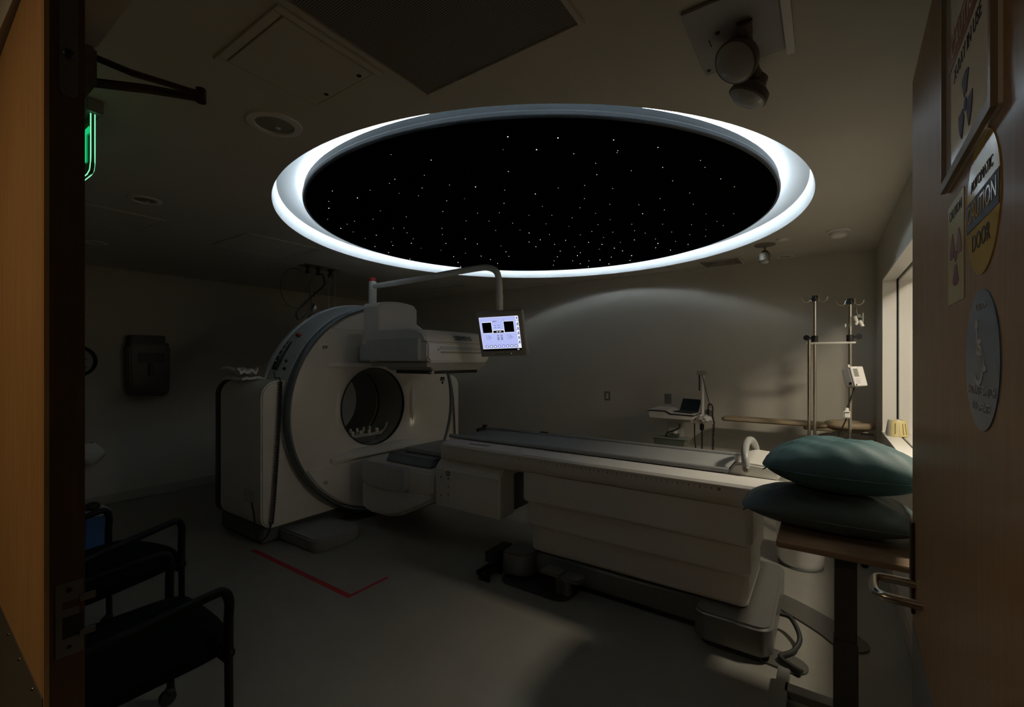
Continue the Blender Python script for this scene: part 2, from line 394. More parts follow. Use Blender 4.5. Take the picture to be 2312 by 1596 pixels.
# right leaf, swung open into the room
RA = rad(-1.83); RO = Vector((0.3007, -0.1468, 0)); MR = Matrix.Translation(RO) @ Matrix.Rotation(RA, 4, 'Z')
DR = bpy.data.objects.new('door_2', None); C.objects.link(DR); DR.matrix_world = MR; ORG['door_2'] = Vector((0, 0, 0))
struct(DR, 'brown maple door leaf on the right, standing wide open with warning signs')
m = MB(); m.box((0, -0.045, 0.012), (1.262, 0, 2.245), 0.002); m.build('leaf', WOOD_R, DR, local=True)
m = MB(); m.box((1.262, -0.044, 0.012), (1.267, -0.001, 2.245)); m.build('edge_strip', WOOD_E, DR, local=True, smooth=0)
m = MB(); m.box((0.03, 0.0, 0.05), (1.245, 0.0018, 0.845)); m.build('kick_plate', mat('grey_kick_plate', (0.20, 0.20, 0.20), 0.45, metal=.4, var=.05), DR, local=True, smooth=0)
m = MB(); m.box((1.205, 0, 0.882), (1.255, 0.007, 1.113), 0.002); ep = m.build('escutcheon', BRONZE, DR, local=True)
m = MB(); pp = [(1.19, 0, .965), (1.19, .05, .965), (1.185, .073, .965), (1.165, .083, .965), (1.10, .083, .965), (1.075, .073, .965), (1.068, .05, .965), (1.068, 0, .965)]
m.tube(spline(pp, 5), 0.0105, 12); m.build('lever_handle', STEEL, DR, local=True)

def on_door(s, z, d=0.0): return MR @ Vector((s, d, z))
DRX = (MR.to_3x3() @ Vector((-1, 0, 0))); DN = MR.to_3x3() @ Vector((0, 1, 0))
def door_prism(m, poly, d0, d1, bev=0.0):           # poly in (s, z) on the leaf face
    return m.prism(poly, 'y', d0, d1, bev, M=MR)
def trefoil(m, c, r, f):                            # three blades and a hub, f draws a polygon
    f(m, disc(c[0], c[1], r*0.2, 16))
    for a in (pi/2, pi/2+2*pi/3, pi/2+4*pi/3):
        pts = [(c[0]+r*0.32*cos(a+q), c[1]-r*0.32*sin(a+q)*-1) for q in [i*pi/18-pi/6 for i in range(7)]]
        pts += [(c[0]+r*cos(a+q), c[1]+r*sin(a+q)) for q in [pi/6-i*pi/18 for i in range(7)]]
        f(m, pts)
# framed white sign
c0 = on_door(0.577, 1.80, 0.001)
t = thing('warning_sign', 'white framed warning sign with red heading, topmost on the open door', 'sign', c0)
m = MB(); door_prism(m, rrect(0.411, 1.80, 0.744, 2.17, 0.004), 0.0, 0.004); m.build('panel', PAPERW, t, smooth=0)
m = MB()
for q in (((0.411, 1.80), (0.744, 1.815)), ((0.411, 2.155), (0.744, 2.17)), ((0.411, 1.815), (0.422, 2.155)), ((0.733, 1.815), (0.744, 2.155))):
    (a, b), (c, d) = q; door_prism(m, [(a, b), (c, b), (c, d), (a, d)], 0.004, 0.010)
m.build('frame', mat('sign_frame', (0.30, 0.24, 0.18), 0.4, var=.04), t, smooth=0)
m = MB(); door_prism(m, rrect(0.455, 1.978, 0.712, 2.026, 0.005), 0.004, 0.0046); hb = m.build('heading_band', mat('dark_red_ink', (0.24, 0.03, 0.03), 0.35, var=.05), t, smooth=0)
m = MB(); m.text('CAUTION', 0.043, on_door(0.583, 2.002, 0.0047), DRX, (0, 0, 1)); m.build('heading_text', PAPERW, hb, smooth=0)
m = MB(); m.text('X-RAY IN USE', 0.029, on_door(0.574, 1.955, 0.0041), DRX, (0, 0, 1)); m.build('text', INK, t, smooth=0)
m = MB(); trefoil(m, (0.580, 1.878), 0.046, lambda mm, p: door_prism(mm, p, 0.004, 0.0047)); m.build('trefoil', mat('dark_brown_ink', (0.06, 0.03, 0.03), 0.6, spec=0.2, var=.05), t, smooth=0)
# round yellow sticker
t = thing('door_sticker', 'round yellow automatic door caution sticker above the blue disc', 'sticker', on_door(0.504, 1.63, 0))
m = MB(); door_prism(m, disc(0.504, 1.717, 0.0885, 56), 0.0, 0.0012); m.build('disc', SYEL, t, smooth=0)
m = MB(); u = [(0.416+0.0, 1.728), (0.592, 1.728), (0.592, 1.692), (0.416, 1.692)]; door_prism(m, [(0.417, 1.735), (0.591, 1.735), (0.588, 1.695), (0.420, 1.695)], 0.0012, 0.0017)
bb = m.build('band', INK, t, smooth=0)
m = MB(); m.text('CAUTION', 0.034, on_door(0.504, 1.716, 0.0018), DRX, (0, 0, 1)); m.build('band_text', SYEL, bb, smooth=0)
m = MB(); m.text('AUTOMATIC', 0.020, on_door(0.504, 1.752, 0.0013), DRX, (0, 0, 1)); m.build('text', INK, t, smooth=0)
m = MB(); m.text('DOOR', 0.032, on_door(0.508, 1.674, 0.0013), DRX, (0, 0, 1)); m.build('text', INK, t, smooth=0)
# small pale radiation label
t = thing('radiation_label', 'small pale yellow label with magenta trefoil on the open door', 'label', on_door(0.675, 1.61, 0))
m = MB(); door_prism(m, [(0.612, 1.61), (0.738, 1.61), (0.738, 1.772), (0.612, 1.772)], 0, 0.001); m.build('card', SPALE, t, smooth=0)
m = MB(); trefoil(m, (0.672, 1.682), 0.046, lambda mm, p: door_prism(mm, [(2*0.672-a, 2*1.682-b) for a, b in p], 0.001, 0.0015)); m.build('trefoil', PURPLE, t, smooth=0)
m = MB(); m.text('CAUTION', 0.022, on_door(0.675, 1.752, 0.0011), DRX, (0, 0, 1)); m.build('text', GINK, t, smooth=0)
# blue accessibility disc
t = thing('accessibility_sticker', 'round blue wheelchair sticker on the open brown door', 'sticker', on_door(0.505, 1.43, 0))
m = MB(); door_prism(m, disc(0.507, 1.52, 0.0895, 56), 0, 0.0012); m.build('disc', SBLUE, t, smooth=0)
SIGNW = mat('sign_white_print', (0.62, 0.62, 0.60), 0.4)
m = MB()
for p, r in (((0.529, 1.566), 0.0075),): door_prism(m, disc(*p, r, 16), 0.0012, 0.0018)
def bar(m, a, b, wd):
    a, b = Vector((*a, 0)), Vector((*b, 0)); n_ = Vector((-(b-a).y, (b-a).x, 0)).normalized()*wd/2
    door_prism(m, [tuple((q)[:2]) for q in (a+n_, b+n_, b-n_, a-n_)], 0.0012, 0.0018)
bar(m, (0.528, 1.558), (0.523, 1.528), 0.008); bar(m, (0.526, 1.544), (0.505, 1.544), 0.006); bar(m, (0.524, 1.529), (0.499, 1.529), 0.007); bar(m, (0.499, 1.529), (0.488, 1.507), 0.007); bar(m, (0.488, 1.507), (0.480, 1.511), 0.006)
ring = [(0.519, 1.513, a) for a in range(0)]
for k in range(18):
    a0, a1 = rad(70+k*14), rad(70+(k+1)*14)
    bar(m, (0.519+0.024*cos(a0), 1.514+0.024*sin(a0)), (0.519+0.024*cos(a1), 1.514+0.024*sin(a1)), 0.006)
m.build('wheelchair_symbol', SIGNW, t, smooth=0)
m = MB(); m.text('CAUTION', 0.012, on_door(0.507, 1.588, 0.0013), DRX, (0, 0, 1)); m.build('text', SIGNW, t, smooth=0)
for b_, z_ in (('ACTIVATE SWITCH', 1.481), ('TO OPERATE', 1.460)):
    m = MB(); m.text(b_, 0.0165, on_door(0.507, z_, 0.0013), DRX, (0, 0, 1)); m.build('text', SIGNW, t, smooth=0)

# ------------------------------------------------------------------ star ceiling disc in its lit recess
t = thing('star_ceiling', 'large round black star ceiling disc hung in a glowing white recess', 'ceiling light', (*HC, 2.545))
m = MB(); m.lathe([(0, 2.545), (1.638, 2.545), (1.643, 2.546)], (*HC, 0), 'z', 160); m.build('star_panel', STARBLK, t)
m = MB(); m.lathe([(1.643, 2.546), (1.656, 2.548), (1.660, 2.552), (1.6625, 2.565), (1.661, 2.5705), (1.658, 2.5725), (1.655, 2.573), (1.655, 2.606), (0, 2.606)], (*HC, 0), 'z', 160); m.build('rim', FASCIA, t, smooth=20)
CM = emit('cove_tube', (0.77, 0.91, 1.0), COVE_STRENGTH)
m = MB(); m.tube([(HC[0]+1.605*cos(2*pi*k/96), HC[1]+1.605*sin(2*pi*k/96), 2.640) for k in range(96)], 0.016, 8, closed=True); m.build('light_tube', CM, t)
STARS = [(1.697,1.197,3.1),(1.88,1.155,3.3),(1.513,1.78,1.9),(1.671,1.659,3),(2.011,1.415,2.9),(1.787,1.827,2.1),(1.73,2.003,3),(1.752,2.075,2.2),(1.97,1.807,2.3),(2.079,1.7,3.1),(1.911,1.972,2.7),(1.636,2.454,2.8),(1.758,2.256,2.3),(2.219,1.589,2.3),(1.892,2.152,2.1),(2.377,1.469,3.2),(1.988,2.084,2.4),(1.796,2.429,3.3),(1.73,2.635,2.5),(2.155,2.001,2.9),(2.404,1.726,3),(1.807,2.751,3.6),(2.041,2.511,2.5),(2.295,2.167,2.9),(2.538,1.862,2.7),(2.458,1.992,2.7),(2.594,1.549,2.3),(2.793,1.589,2.7),(2.703,1.723,2.3),(1.944,2.974,2.6),(2.13,2.7,2.6),(2.232,2.463,2.6),(2.085,2.854,2.6),(2.546,2.171,2.8),(2.647,2.036,2.6),(2.785,1.921,2.9),(2.946,1.727,2.7),(2.099,2.962,2.8),(2.136,3.095,3.5),(2.369,2.759,2.8),(2.411,2.686,2.8),(2.583,2.449,3),(2.968,1.976,2.7),(2.867,2.14,2.9),(2.253,3.101,2.6),(2.515,2.766,2.9),(3.076,1.96,3.3),(2.714,2.567,2.9),(3.21,1.849,2.9),(2.421,3.028,3.2),(2.921,2.5,3.3),(2.43,3.182,3),(2.668,2.859,3),(3.305,1.993,3.3),(2.628,3.087,3),(3.313,2.111,3.3),(2.761,2.982,3.4),(2.94,2.739,3.1),(3.106,2.52,3.4),(2.718,3.173,3.2),(2.653,3.337,3.3),(3.486,2.148,3.4),(2.935,3.041,2.7),(3.485,2.479,3.6),(2.877,3.42,3.7),(3.492,2.784,3.5),(3.656,2.566,3.4),(3.354,3.021,3.7),(3.181,3.455,4.2),(3.667,2.802,3.5),(3.581,3.164,4.3),(3.856,2.852,3.8),(3.755,3.279,3.9),(3.312,2.834,2.9),(3.093,2.944,2.8),(3.285,2.392,2.7),(1.789,1.29,1.5),(2.191,1.882,1.8),(1.837,1.013,3.1),(2.001,0.809,3.1),(2.116,0.834,2.6),(2.134,0.845,2),(2.193,0.662,2.9),(2.023,1.026,2.6),(2.46,0.526,2.3),(2.186,0.982,2.4),(2.435,0.71,2.8),(2.563,0.525,2.4),(2.38,0.862,2.3),(2.323,1.037,2.9),(2.776,0.485,2.8),(2.65,0.716,2.6),(2.426,1.16,2.5),(2.949,0.441,2.5),(2.374,1.307,2.3),(2.565,1.043,2.3),(2.901,0.682,2.5),(2.622,1.255,2.6),(2.895,0.86,2.6),(3.123,0.712,2.7),(2.815,1.165,2.5),(2.931,1.01,2.7),(2.762,1.356,2.8),(3.129,0.901,2.8),(3.123,1.049,3.2),(2.928,1.317,2.2),(3.381,0.686,2.2),(3.485,0.525,2.3),(2.925,1.496,2.8),(3.123,1.29,2.7),(3.609,0.656,2.8),(3.319,1.198,2.9),(3.451,1.007,2.8),(3.585,0.83,2.7),(3.186,1.412,2.7),(3.749,0.638,2.7),(3.099,1.612,2.2),(3.79,0.769,2.5),(3.498,1.24,2.9),(3.324,1.527,3.1),(3.439,1.398,3.1),(3.704,1.009,3),(3.615,1.193,3),(3.363,1.647,3),(3.865,0.909,3),(3.994,0.813,3),(3.546,1.522,3.1),(3.839,1.18,3),(3.765,1.336,3.2),(3.442,1.824,3.2),(4.014,1.061,3.1),(3.775,1.464,3),(3.618,1.692,3.2),(3.995,1.206,4.6),(4.181,0.997,3.2),(3.747,1.624,3.3),(3.509,1.968,3.3),(3.689,1.863,3),(4.137,1.27,3.5),(3.936,1.585,3.8),(3.894,1.712,3),(4.305,1.184,3.9),(3.755,2.046,3.5),(4.079,1.562,3.6),(3.921,1.919,3.4),(4.314,1.559,4.9),(4.012,1.995,4.1),(4.261,1.747,3.7),(3.947,2.183,3.5),(4.318,1.892,4.4),(4.508,1.646,4.4),(4.29,2.003,3.4),(4.195,2.14,3.2),(4.086,2.298,3.2),(4.55,1.892,4.4),(4.371,2.14,3.6),(4.269,2.41,3.5),(4.555,2.134,3.9)]
SM = emit('star_point', (1.0, 0.98, 0.94), 2.6)
SD = emit('star_point_dim', (1.0, 0.95, 0.85), 1.1)
srt = sorted(STARS, key=lambda q: -q[2])
b0 = MB(); b0.ball((0, 0, 0), 1.0, u=10, v=6); proto = b0.build('star_light', SM, t, local=True); ORG['star_light'] = Vector((0, 0, 0))
pd = proto.data.copy(); pd.materials.clear(); pd.materials.append(SD)
for i, (x, y, r) in enumerate(srt[:100]):
    o = proto if i == 0 else proto.copy()
    if i: C.objects.link(o); o.parent = t
    if i > 55: o.data = pd
    o.location = (x-HC[0], y-HC[1], 0.0); k = r/1000*0.85; o.scale = (k, k, k)
m = MB()
for x, y, r in srt[100:]: m.ball((x, y, 2.545), r/1000*0.85, u=8, v=5)
tag(m.build('star_light_specks', SD, t), kind='stuff')

# ------------------------------------------------------------------ ceiling fittings
def quad_panel(name, label, cat, x0, y0, x1, y1, th=0.012, inset=0.03, mt=None, group=None):
    t = thing(name, label, cat, ((x0+x1)/2, (y0+y1)/2, ZC-th), 0, group)
    mt = mt or CEIL; m = MB()
    for a, b in (((x0, y0), (x1, y0+inset)), ((x0, y1-inset), (x1, y1)), ((x0, y0+inset), (x0+inset, y1-inset)), ((x1-inset, y0+inset), (x1, y1-inset))): m.box((*a, ZC-th), (*b, ZC-0.0005), 0.002)
    m.build('frame', mt, t, smooth=0)
    return t
t = quad_panel('access_panel', 'flat square ceiling access panel beside the perforated vent', 'access panel', 0.655, 1.235, 1.025, 1.63, 0.006, 0.028)
m = MB(); m.box((0.686, 1.266, ZC-0.008), (0.994, 1.599, ZC-0.001), 0.001); m.build('door', CEIL, t, smooth=0)
for y in (1.31, 1.50):
    m = MB(); m.cyl((0.975, y, ZC-0.0095), (0.975, y, ZC-0.008), 0.008, 12); m.build('latch', BLACK, t)
# perforated return vent: real round holes
def vent_holes():
    x0, y0, x1, y1 = 0.60, 0.585, 1.18, 1.195; p = 0.0068; bm = bmesh.new()
    m = MB(); n = 6; z = ZC-0.010; r = 0.0022
    nx, ny = int((x1-x0)/p), int((y1-y0)/p)
    for i in range(nx):
        for j in range(ny):
            cx, cy = x0+(i+0.5)*p, y0+(j+0.5)*p
            sq = [(cx+p/2*a, cy+p/2*b) for a, b in ((1, 0), (1, 1), (0, 1), (-1, 1), (-1, 0), (-1, -1), (0, -1), (1, -1))]
            hx = [(cx+r*cos(k*pi/4), cy+r*sin(k*pi/4)) for k in range(8)]
            o = [bm.verts.new((a, b, z)) for a, b in sq]; h = [bm.verts.new((a, b, z)) for a, b in hx]
            for k in range(8): bm.faces.new((o[k], h[k], h[(k+1) % 8], o[(k+1) % 8]))
    bmesh.ops.remove_doubles(bm, verts=bm.verts[:], dist=1e-5)
    m._take(bm); return m
t = quad_panel('return_vent', 'large perforated metal ceiling vent at the top of the view', 'ceiling vent', 0.585, 0.57, 1.195, 1.21, 0.014, 0.016)
vent_holes().build('perforated_sheet', MESH, t, smooth=0)
m = MB(); m.box((0.60, 0.585, ZC-0.004), (1.18, 1.195, ZC-0.001)); m.build('backing', HOLE_SHADE, t, smooth=0)  # dark sheet painted as the shade behind the perforations
# recessed downlights
def downlight(label, x, y, R=0.092, first=[None]):
    if first[0] is None:
        t = thing('recessed_downlight', label, 'downlight', (x, y, ZC), 0, 'recessed ceiling downlights')
        m = MB(); m.lathe([(0.064, -0.001), (0.066, -0.008), (0.090, -0.006), (0.092, -0.0005), (0.064, -0.001)], (0, 0, 0), 'z', 40); m.build('trim_ring', mat('white_trim_ring', (0.80, 0.77, 0.70), .5), t, local=True)
        m = MB(); m.lathe([(0.066, -0.0012), (0.060, -0.0014), (0.045, -0.003), (0, -0.0042)], (0, 0, 0), 'z', 32); m.build('reflector', mat('reflector_metal', (0.34, 0.31, 0.27), 0.3, metal=.3), t, local=True)
        m = MB(); m.ball((0.018, 0.012, -0.004), 0.010, (1, 1, 0.5), 12, 8); m.build('bulb', mat('bulb_glass', (0.75, 0.75, 0.72), 0.1), t, local=True)
        first[0] = t; t.scale = (R/0.092,)*3
    else:
        t = copy_tree(first[0], (x, y, ZC), None, label); t.scale = (R/0.092,)*3
    return t
downlight('unlit recessed downlight below the access panel, largest of the ceiling', 0.985, 1.878, 0.105)
downlight('unlit recessed downlight above the long thin ceiling seam at left', 1.0, 3.42, 0.085)
downlight('small unlit downlight near the left wall, next to the door edge', 1.13, 5.0, 0.075)
downlight('unlit downlight beside the ceiling spotlight, near the window', 4.98, 0.31, 0.075)
downlight('unlit downlight just below the star recess rim, over the wall outlet', 4.98, 1.93, 0.075)
downlight('unlit downlight behind the white scanner head, deep in the room', 4.98, 5.1, 0.07)
downlight('unlit downlight behind the monitor support arm', 4.95, 3.55, 0.07)
# flush ceiling panels and grilles in the background
for lab, x0, y0, x1, y1 in (('square flush ceiling panel at far left beneath two downlights', 0.72, 3.79, 1.23, 4.33), ('flush ceiling panel left of the hanging hoses', 1.70, 3.64, 2.33, 4.28), ('flush ceiling panel behind the scanner arm post', 4.50, 3.90, 4.98, 4.50), ('narrow flush ceiling panel just right of the monitor arm', 4.95, 2.90, 5.08, 3.27), ('flush ceiling panel under the right side of the star recess', 4.86, 1.31, 5.09, 1.67)):
    t = quad_panel('ceiling_panel', lab, 'ceiling panel', x0, y0, x1, y1, 0.007, 0.02)
    m = MB(); m.box((x0+.022, y0+.022, ZC-0.006), (x1-.022, y1-.022, ZC-0.001), 0.001); m.build('infill', CEIL, t, smooth=0)
t = quad_panel('air_diffuser', 'square louvred air diffuser left of the ceiling spotlight', 'air diffuser', 4.72, 0.66, 5.08, 1.05, 0.012, 0.02)
m = MB()
for k in range(7): q = 0.022+k*0.024; m.box((4.72+q, 0.66+q, ZC-0.010), (5.08-q, 0.664+q, ZC-0.001)); m.box((4.72+q, 1.046-q, ZC-0.010), (5.08-q, 1.05-q, ZC-0.001)); m.box((4.72+q, .664+q, ZC-0.010), (4.724+q, 1.046-q, ZC-0.001)); m.box((5.076-q, .664+q, ZC-0.010), (5.08-q, 1.046-q, ZC-0.001))
m.build('louvre', mat('diffuser_grey', (0.38, 0.35, 0.31), 0.6), t, smooth=0)
m = MB(); m.box((4.74, 0.68, ZC-0.003), (5.06, 1.03, ZC-0.0008)); m.build('throat', mat('diffuser_throat', (0.16, 0.145, 0.125), 0.8), t, smooth=0)
# smoke detector, concealed sprinkler, pendant spotlight
t = thing('smoke_detector', 'round white smoke detector on the ceiling near the window wall', 'smoke detector', (4.2, -0.085, ZC-0.06))
m = MB(); m.lathe([(0.075, ZC-0.0005), (0.075, ZC-0.014), (0.07, ZC-0.018), (0.058, ZC-0.02)], (4.2, -0.085, 0), 'z', 36); m.build('base', WHITE, t)
m = MB(); m.lathe([(0.055, ZC-0.019), (0.058, ZC-0.03), (0.054, ZC-0.045), (0.035, ZC-0.058), (0, ZC-0.060)], (4.2, -0.085, 0), 'z', 36); m.build('sensor_cap', WHITE, t)
m = MB(); m.lathe([(0.045, ZC-0.0005), (0.045, ZC-0.012), (0.042, ZC-0.013), (0, ZC-0.013)], (4.26, 0.285, 0), 'z', 32)
tag(m.build('sprinkler_cover', WHITE), 'flat round sprinkler cover between spotlight and smoke detector', 'sprinkler cover')
t = thing('ceiling_spotlight', 'small spotlight hanging from a round plate below the recess rim', 'spotlight', (4.38, 0.42, ZC-0.14))
m = MB(); m.lathe([(0.08, ZC-0.0005), (0.08, ZC-0.008), (0.03, ZC-0.018), (0.012, ZC-0.02)], (4.38, 0.42, 0), 'z', 32); m.build('canopy', mat('spot_bronze', (0.20, 0.17, 0.13), 0.4, metal=.3), t)
m = MB(); m.cyl((4.38, 0.42, ZC-0.02), (4.38, 0.42, ZC-0.055), 0.008, 12); m.build('stem', MATS['spot_bronze'], t)
m = MB(); m.lathe([(0, 0.0), (0.022, -0.005), (0.042, -0.035), (0.042, -0.10), (0.036, -0.105)], (0, 0, 0), 'z', 24, Matrix.Translation((4.38, 0.42, ZC-0.052)) @ Matrix.Rotation(rad(14), 4, 'Y')); m.build('can', MATS['spot_bronze'], t)
m = MB(); m.ball((0, 0, -0.10), 0.036, (1, 1, .45), 20, 10, Matrix.Translation((4.38, 0.42, ZC-0.052)) @ Matrix.Rotation(rad(14), 4, 'Y')); m.build('lens', LENS, t)
# emergency light: ceiling plate with two lamp heads
t = thing('emergency_light', 'emergency light with two round lamp heads on a square ceiling plate', 'emergency light', (1.5, 0.2, ZC-0.2))
m = MB(); m.box((1.32, 0.10, ZC-0.010), (1.65, 0.335, ZC-0.0005), 0.002); pl = m.build('ceiling_plate', mat('grey_steel_plate', (0.40, 0.40, 0.39), 0.45, var=.05), t)
m = MB(); m.box((1.30, 0.076, ZC-0.03), (1.65, 0.098, ZC-0.0005), 0.002); m.build('side_rail', WHITE, t)
m = MB(); m.cyl((1.45, 0.262, ZC-0.0125), (1.45, 0.262, ZC-0.01), 0.007, 14); m.build('indicator', BLACK, pl)
m = MB(); m.box((1.47, 0.288, ZC-0.011), (1.505, 0.291, ZC-0.010)); m.build('vent_slot', BLACK, pl)
m = MB(); m.box((1.618, 0.315, ZC-0.012), (1.628, 0.325, ZC-0.010)); m.build('screw', BLACK, pl)
LB = mat('taupe_lamp_housing', (0.17, 0.13, 0.105), 0.5, var=.05)
def lamp_head(c, aim, piv, s=1.0):
    z = Vector(aim).normalized(); M = Matrix.Translation(c) @ z.to_track_quat('Z', 'Y').to_matrix().to_4x4()
    m = MB(); m.lathe([(0, -0.075*s), (0.030*s, -0.072*s), (0.036*s, -0.045*s), (0.060*s, -0.025*s), (0.064*s, 0.0), (0.058*s, 0.004*s)], (0, 0, 0), 'z', 32, M); h = m.build('lamp_head', LB, t)
    m = MB(); m.lathe([(0.058*s, 0.004*s), (0.045*s, 0.014*s), (0.02*s, 0.020*s), (0, 0.022*s)], (0, 0, 0), 'z', 32, M); m.build('lens', LENS, h)
    m = MB(); m.tube([piv, (Vector(piv)+Vector(c)-z*0.06*s)/2+Vector((0, 0, -0.01)), Vector(c)-z*0.062*s], 0.021, 14); m.build('swivel_arm', LB, t)
lamp_head(Vector((1.50, 0.222, ZC-0.085)), (-0.55, 0.35, -0.65), (1.44, 0.19, ZC-0.012))
lamp_head(Vector((1.70, 0.215, ZC-0.098)), (-0.05, 0.45, -0.8), (1.625, 0.20, ZC-0.012))
# hanging hoses from a ceiling plate behind the gantry
t = thing('gas_outlet_plate', 'dark ceiling outlet plate holding three hanging hoses', 'outlet plate', (2.77, 4.40, ZC-0.03))
m = MB(); m.box((2.58, 4.30, ZC-0.008), (2.97, 4.47, ZC-0.0005), 0.002); m.build('plate', DSTEEL, t)
for x in (2.64, 2.76, 2.90):
    m = MB(); m.lathe([(0.030, ZC-0.008), (0.030, ZC-0.02), (0.018, ZC-0.024), (0.018, ZC-0.06), (0.024, ZC-0.062), (0.024, ZC-0.085), (0, ZC-0.086)], (x, 4.39, 0), 'z', 20); m.build('outlet', BLACK, t)
hz = ZC-0.08
m = MB(); m.tube(spline([(2.80, 4.39, hz+.02), (2.82, 4.37, 2.33), (2.70, 4.35, 2.21), (2.50, 4.33, 2.02), (2.50, 4.33, 1.93), (2.57, 4.34, 1.97), (2.69, 4.36, 2.11), (2.66, 4.36, 2.02), (2.60, 4.35, 1.90), (2.57, 4.35, 1.83)], 8), 0.0085, 8)
hs = m.build('air_hose', RUBBER); tag(hs, 'black looped hose hanging from the ceiling behind the scanner', 'hose')
m = MB()
for f in (0, 1, 2): p = Vector((2.585, 4.35, 1.86)).lerp(Vector((2.50, 4.34, 1.74)), f/2); m.ball(p, 0.02-0.003*f, u=12, v=8)
m.tube([(2.585, 4.35, 1.86), (2.50, 4.34, 1.74)], 0.006, 8); m.build('coupling', BLACK, hs)
m = MB(); m.tube(spline([(2.66, 4.37, hz+.03), (2.66, 4.37, 2.25), (2.67, 4.37, 2.10), (2.70, 4.37, 2.02)], 8), 0.006, 8)
m.tube(spline([(2.66, 4.37, 2.42), (2.69, 4.37, 2.28), (2.71, 4.37, 2.14), (2.715, 4.37, 2.02)], 8), 0.005, 8)
hs = m.build('straight_hose', mat('tan_hose', (0.25, 0.17, 0.11), 0.5)); tag(hs, 'thin tan pair of hoses hanging straight with a small white clip', 'hose')
m = MB(); m.box((2.69, 4.355, 2.05), (2.72, 4.385, 2.085), 0.004); m.build('clip', WHITE, hs)
m = MB(); m.tube([(2.50+0.155*cos(2*pi*k/40), 4.37, 2.24+0.20*sin(2*pi*k/40)) for k in range(5, 41)]+[(2.62, 4.38, hz+.03)], 0.0035, 6)
tag(m.build('hose_loop', mat('olive_hose', (0.14, 0.12, 0.07), 0.5)), 'thin olive hose hanging in one wide loop', 'hose')
m = MB(); m.tube(spline([(2.94, 4.37, hz+.05), (2.945, 4.37, 2.20), (2.93, 4.37, 2.02), (2.90, 4.37, 1.95), (2.87, 4.37, 2.02), (2.865, 4.37, 2.20), (2.895, 4.37, hz+.02)], 10), 0.006, 8)
tag(m.build('grey_hose', mat('grey_hose', (0.34, 0.33, 0.30), 0.5)), 'pale grey hose hanging as a narrow loop near the scanner', 'hose')

# ------------------------------------------------------------------ exit sign on the left
t = thing('exit_sign', 'green glowing exit sign under the ceiling beside the left door edge', 'exit sign', (0.52, 2.45, 2.2))
m = MB(); m.box((0.482, 2.25, 2.452), (0.532, 2.64, ZC-0.0005), 0.004); m.build('canopy', mat('dark_canopy', (0.22, 0.21, 0.19), .5), t)
AC = mat('green_acrylic', (0.02, 0.16, 0.09), 0.1)
GE = emit('green_edge_glow', (0.30, 1.0, 0.55), 1.1); GL = emit('green_letter_glow', (0.01, 0.62, 0.19), 0.9)
PO = rrect(2.275, 2.232, 2.63, 2.452, [0.0, 0.0, 0.03, 0.03], 4)
m = MB(); m.prism(PO, 'x', 0.500, 0.511); pn = m.build('sign_panel', AC, t, smooth=0)
m = MB()
for x in (0.4995, 0.5115): m.tube([(x, y, z) for y, z in [(2.275, 2.450), (2.275, 2.31), (2.276, 2.267), (2.288, 2.241), (2.32, 2.232), (2.60, 2.232), (2.625, 2.247), (2.63, 2.27), (2.63, 2.450)]], 0.0018, 6)
m.build('glowing_edge', GE, t)
m = MB(); m.text('EXIT', 0.17, (0.4985, 2.462, 2.335), (0, -1, 0), (0, 0, 1), ext=0.002, bold=0.004); m.build('letters', GL, t, smooth=0)

# ------------------------------------------------------------------ left wall items
t = thing('towel_dispenser', 'tan paper towel dispenser with dark lever on the left wall', 'dispenser', (1.80, 6.2, 1.13))
TD = mat('dispenser_tan', (0.085, 0.068, 0.048), 0.4, var=.05)
m = MB(); m.prism([(1.625, 1.67), (1.64, 1.18), (1.68, 1.135), (1.95, 1.125), (1.985, 1.17), (1.995, 1.66), (1.97, 1.69), (1.65, 1.69)], 'y', 6.02, YA, 0.02); m.build('cover', TD, t)
m = MB(); m.box((1.70, 6.012, 1.49), (1.93, 6.022, 1.60), 0.004); m.build('window', BLACK, t)
m = MB(); m.box((1.79, 5.99, 1.36), (1.835, 6.02, 1.50), 0.006); m.build('lever', BLACK, t)
m = MB(); m.box((1.655, 6.05, 1.69), (1.955, YA-0.01, 1.79), 0.006); m.box((1.64, 6.04, 1.675), (1.985, YA-0.01, 1.71), 0.006)
tag(m.build('glove_box', BLACK), 'black box lying on top of the tan towel dispenser', 'box')
t = thing('wall_clock', 'round wall clock half hidden behind the left door edge', 'clock', (1.25, 6.2, 1.35))
m = MB(); m.lathe([(0.13, 6.17), (0.135, 6.16), (0.16, 6.17), (0.16, YA)], (1.25, 0, 1.51), 'y', 40); m.build('rim', BLACK, t)
m = MB(); m.lathe([(0, 6.185), (0.135, 6.185), (0.135, 6.22), (0, 6.22)], (1.25, 0, 1.51), 'y', 40); m.build('face', mat('clock_face', (0.25, 0.24, 0.21), .4), t)
m = MB(); m.tube([(1.25, 6.18, 1.51), (1.33, 6.18, 1.53)], 0.005, 6); m.tube([(1.25, 6.18, 1.51), (1.33, 6.18, 1.44)], 0.004, 6); m.tube([(1.25, 6.18, 1.51), (1.31, 6.18, 1.60)], 0.002, 6); m.build('hand', BLACK, t)
m = MB()
def bagf(u, v):
    a = 2*pi*u; r = (0.03+0.075*math.sin(pi*min(1, v*0.9+0.05)))*(1+0.18*sin(3*a+5*v)+0.08*sin(7*a))
    return (1.34+r*cos(a), 6.14+0.7*r*sin(a), 0.46+0.22*v)
m.grid(bagf, 24, 10)
bg = m.build('plastic_bag', CLOTH); tag(bg, 'small crumpled white bag hanging low on the left wall', 'bag')
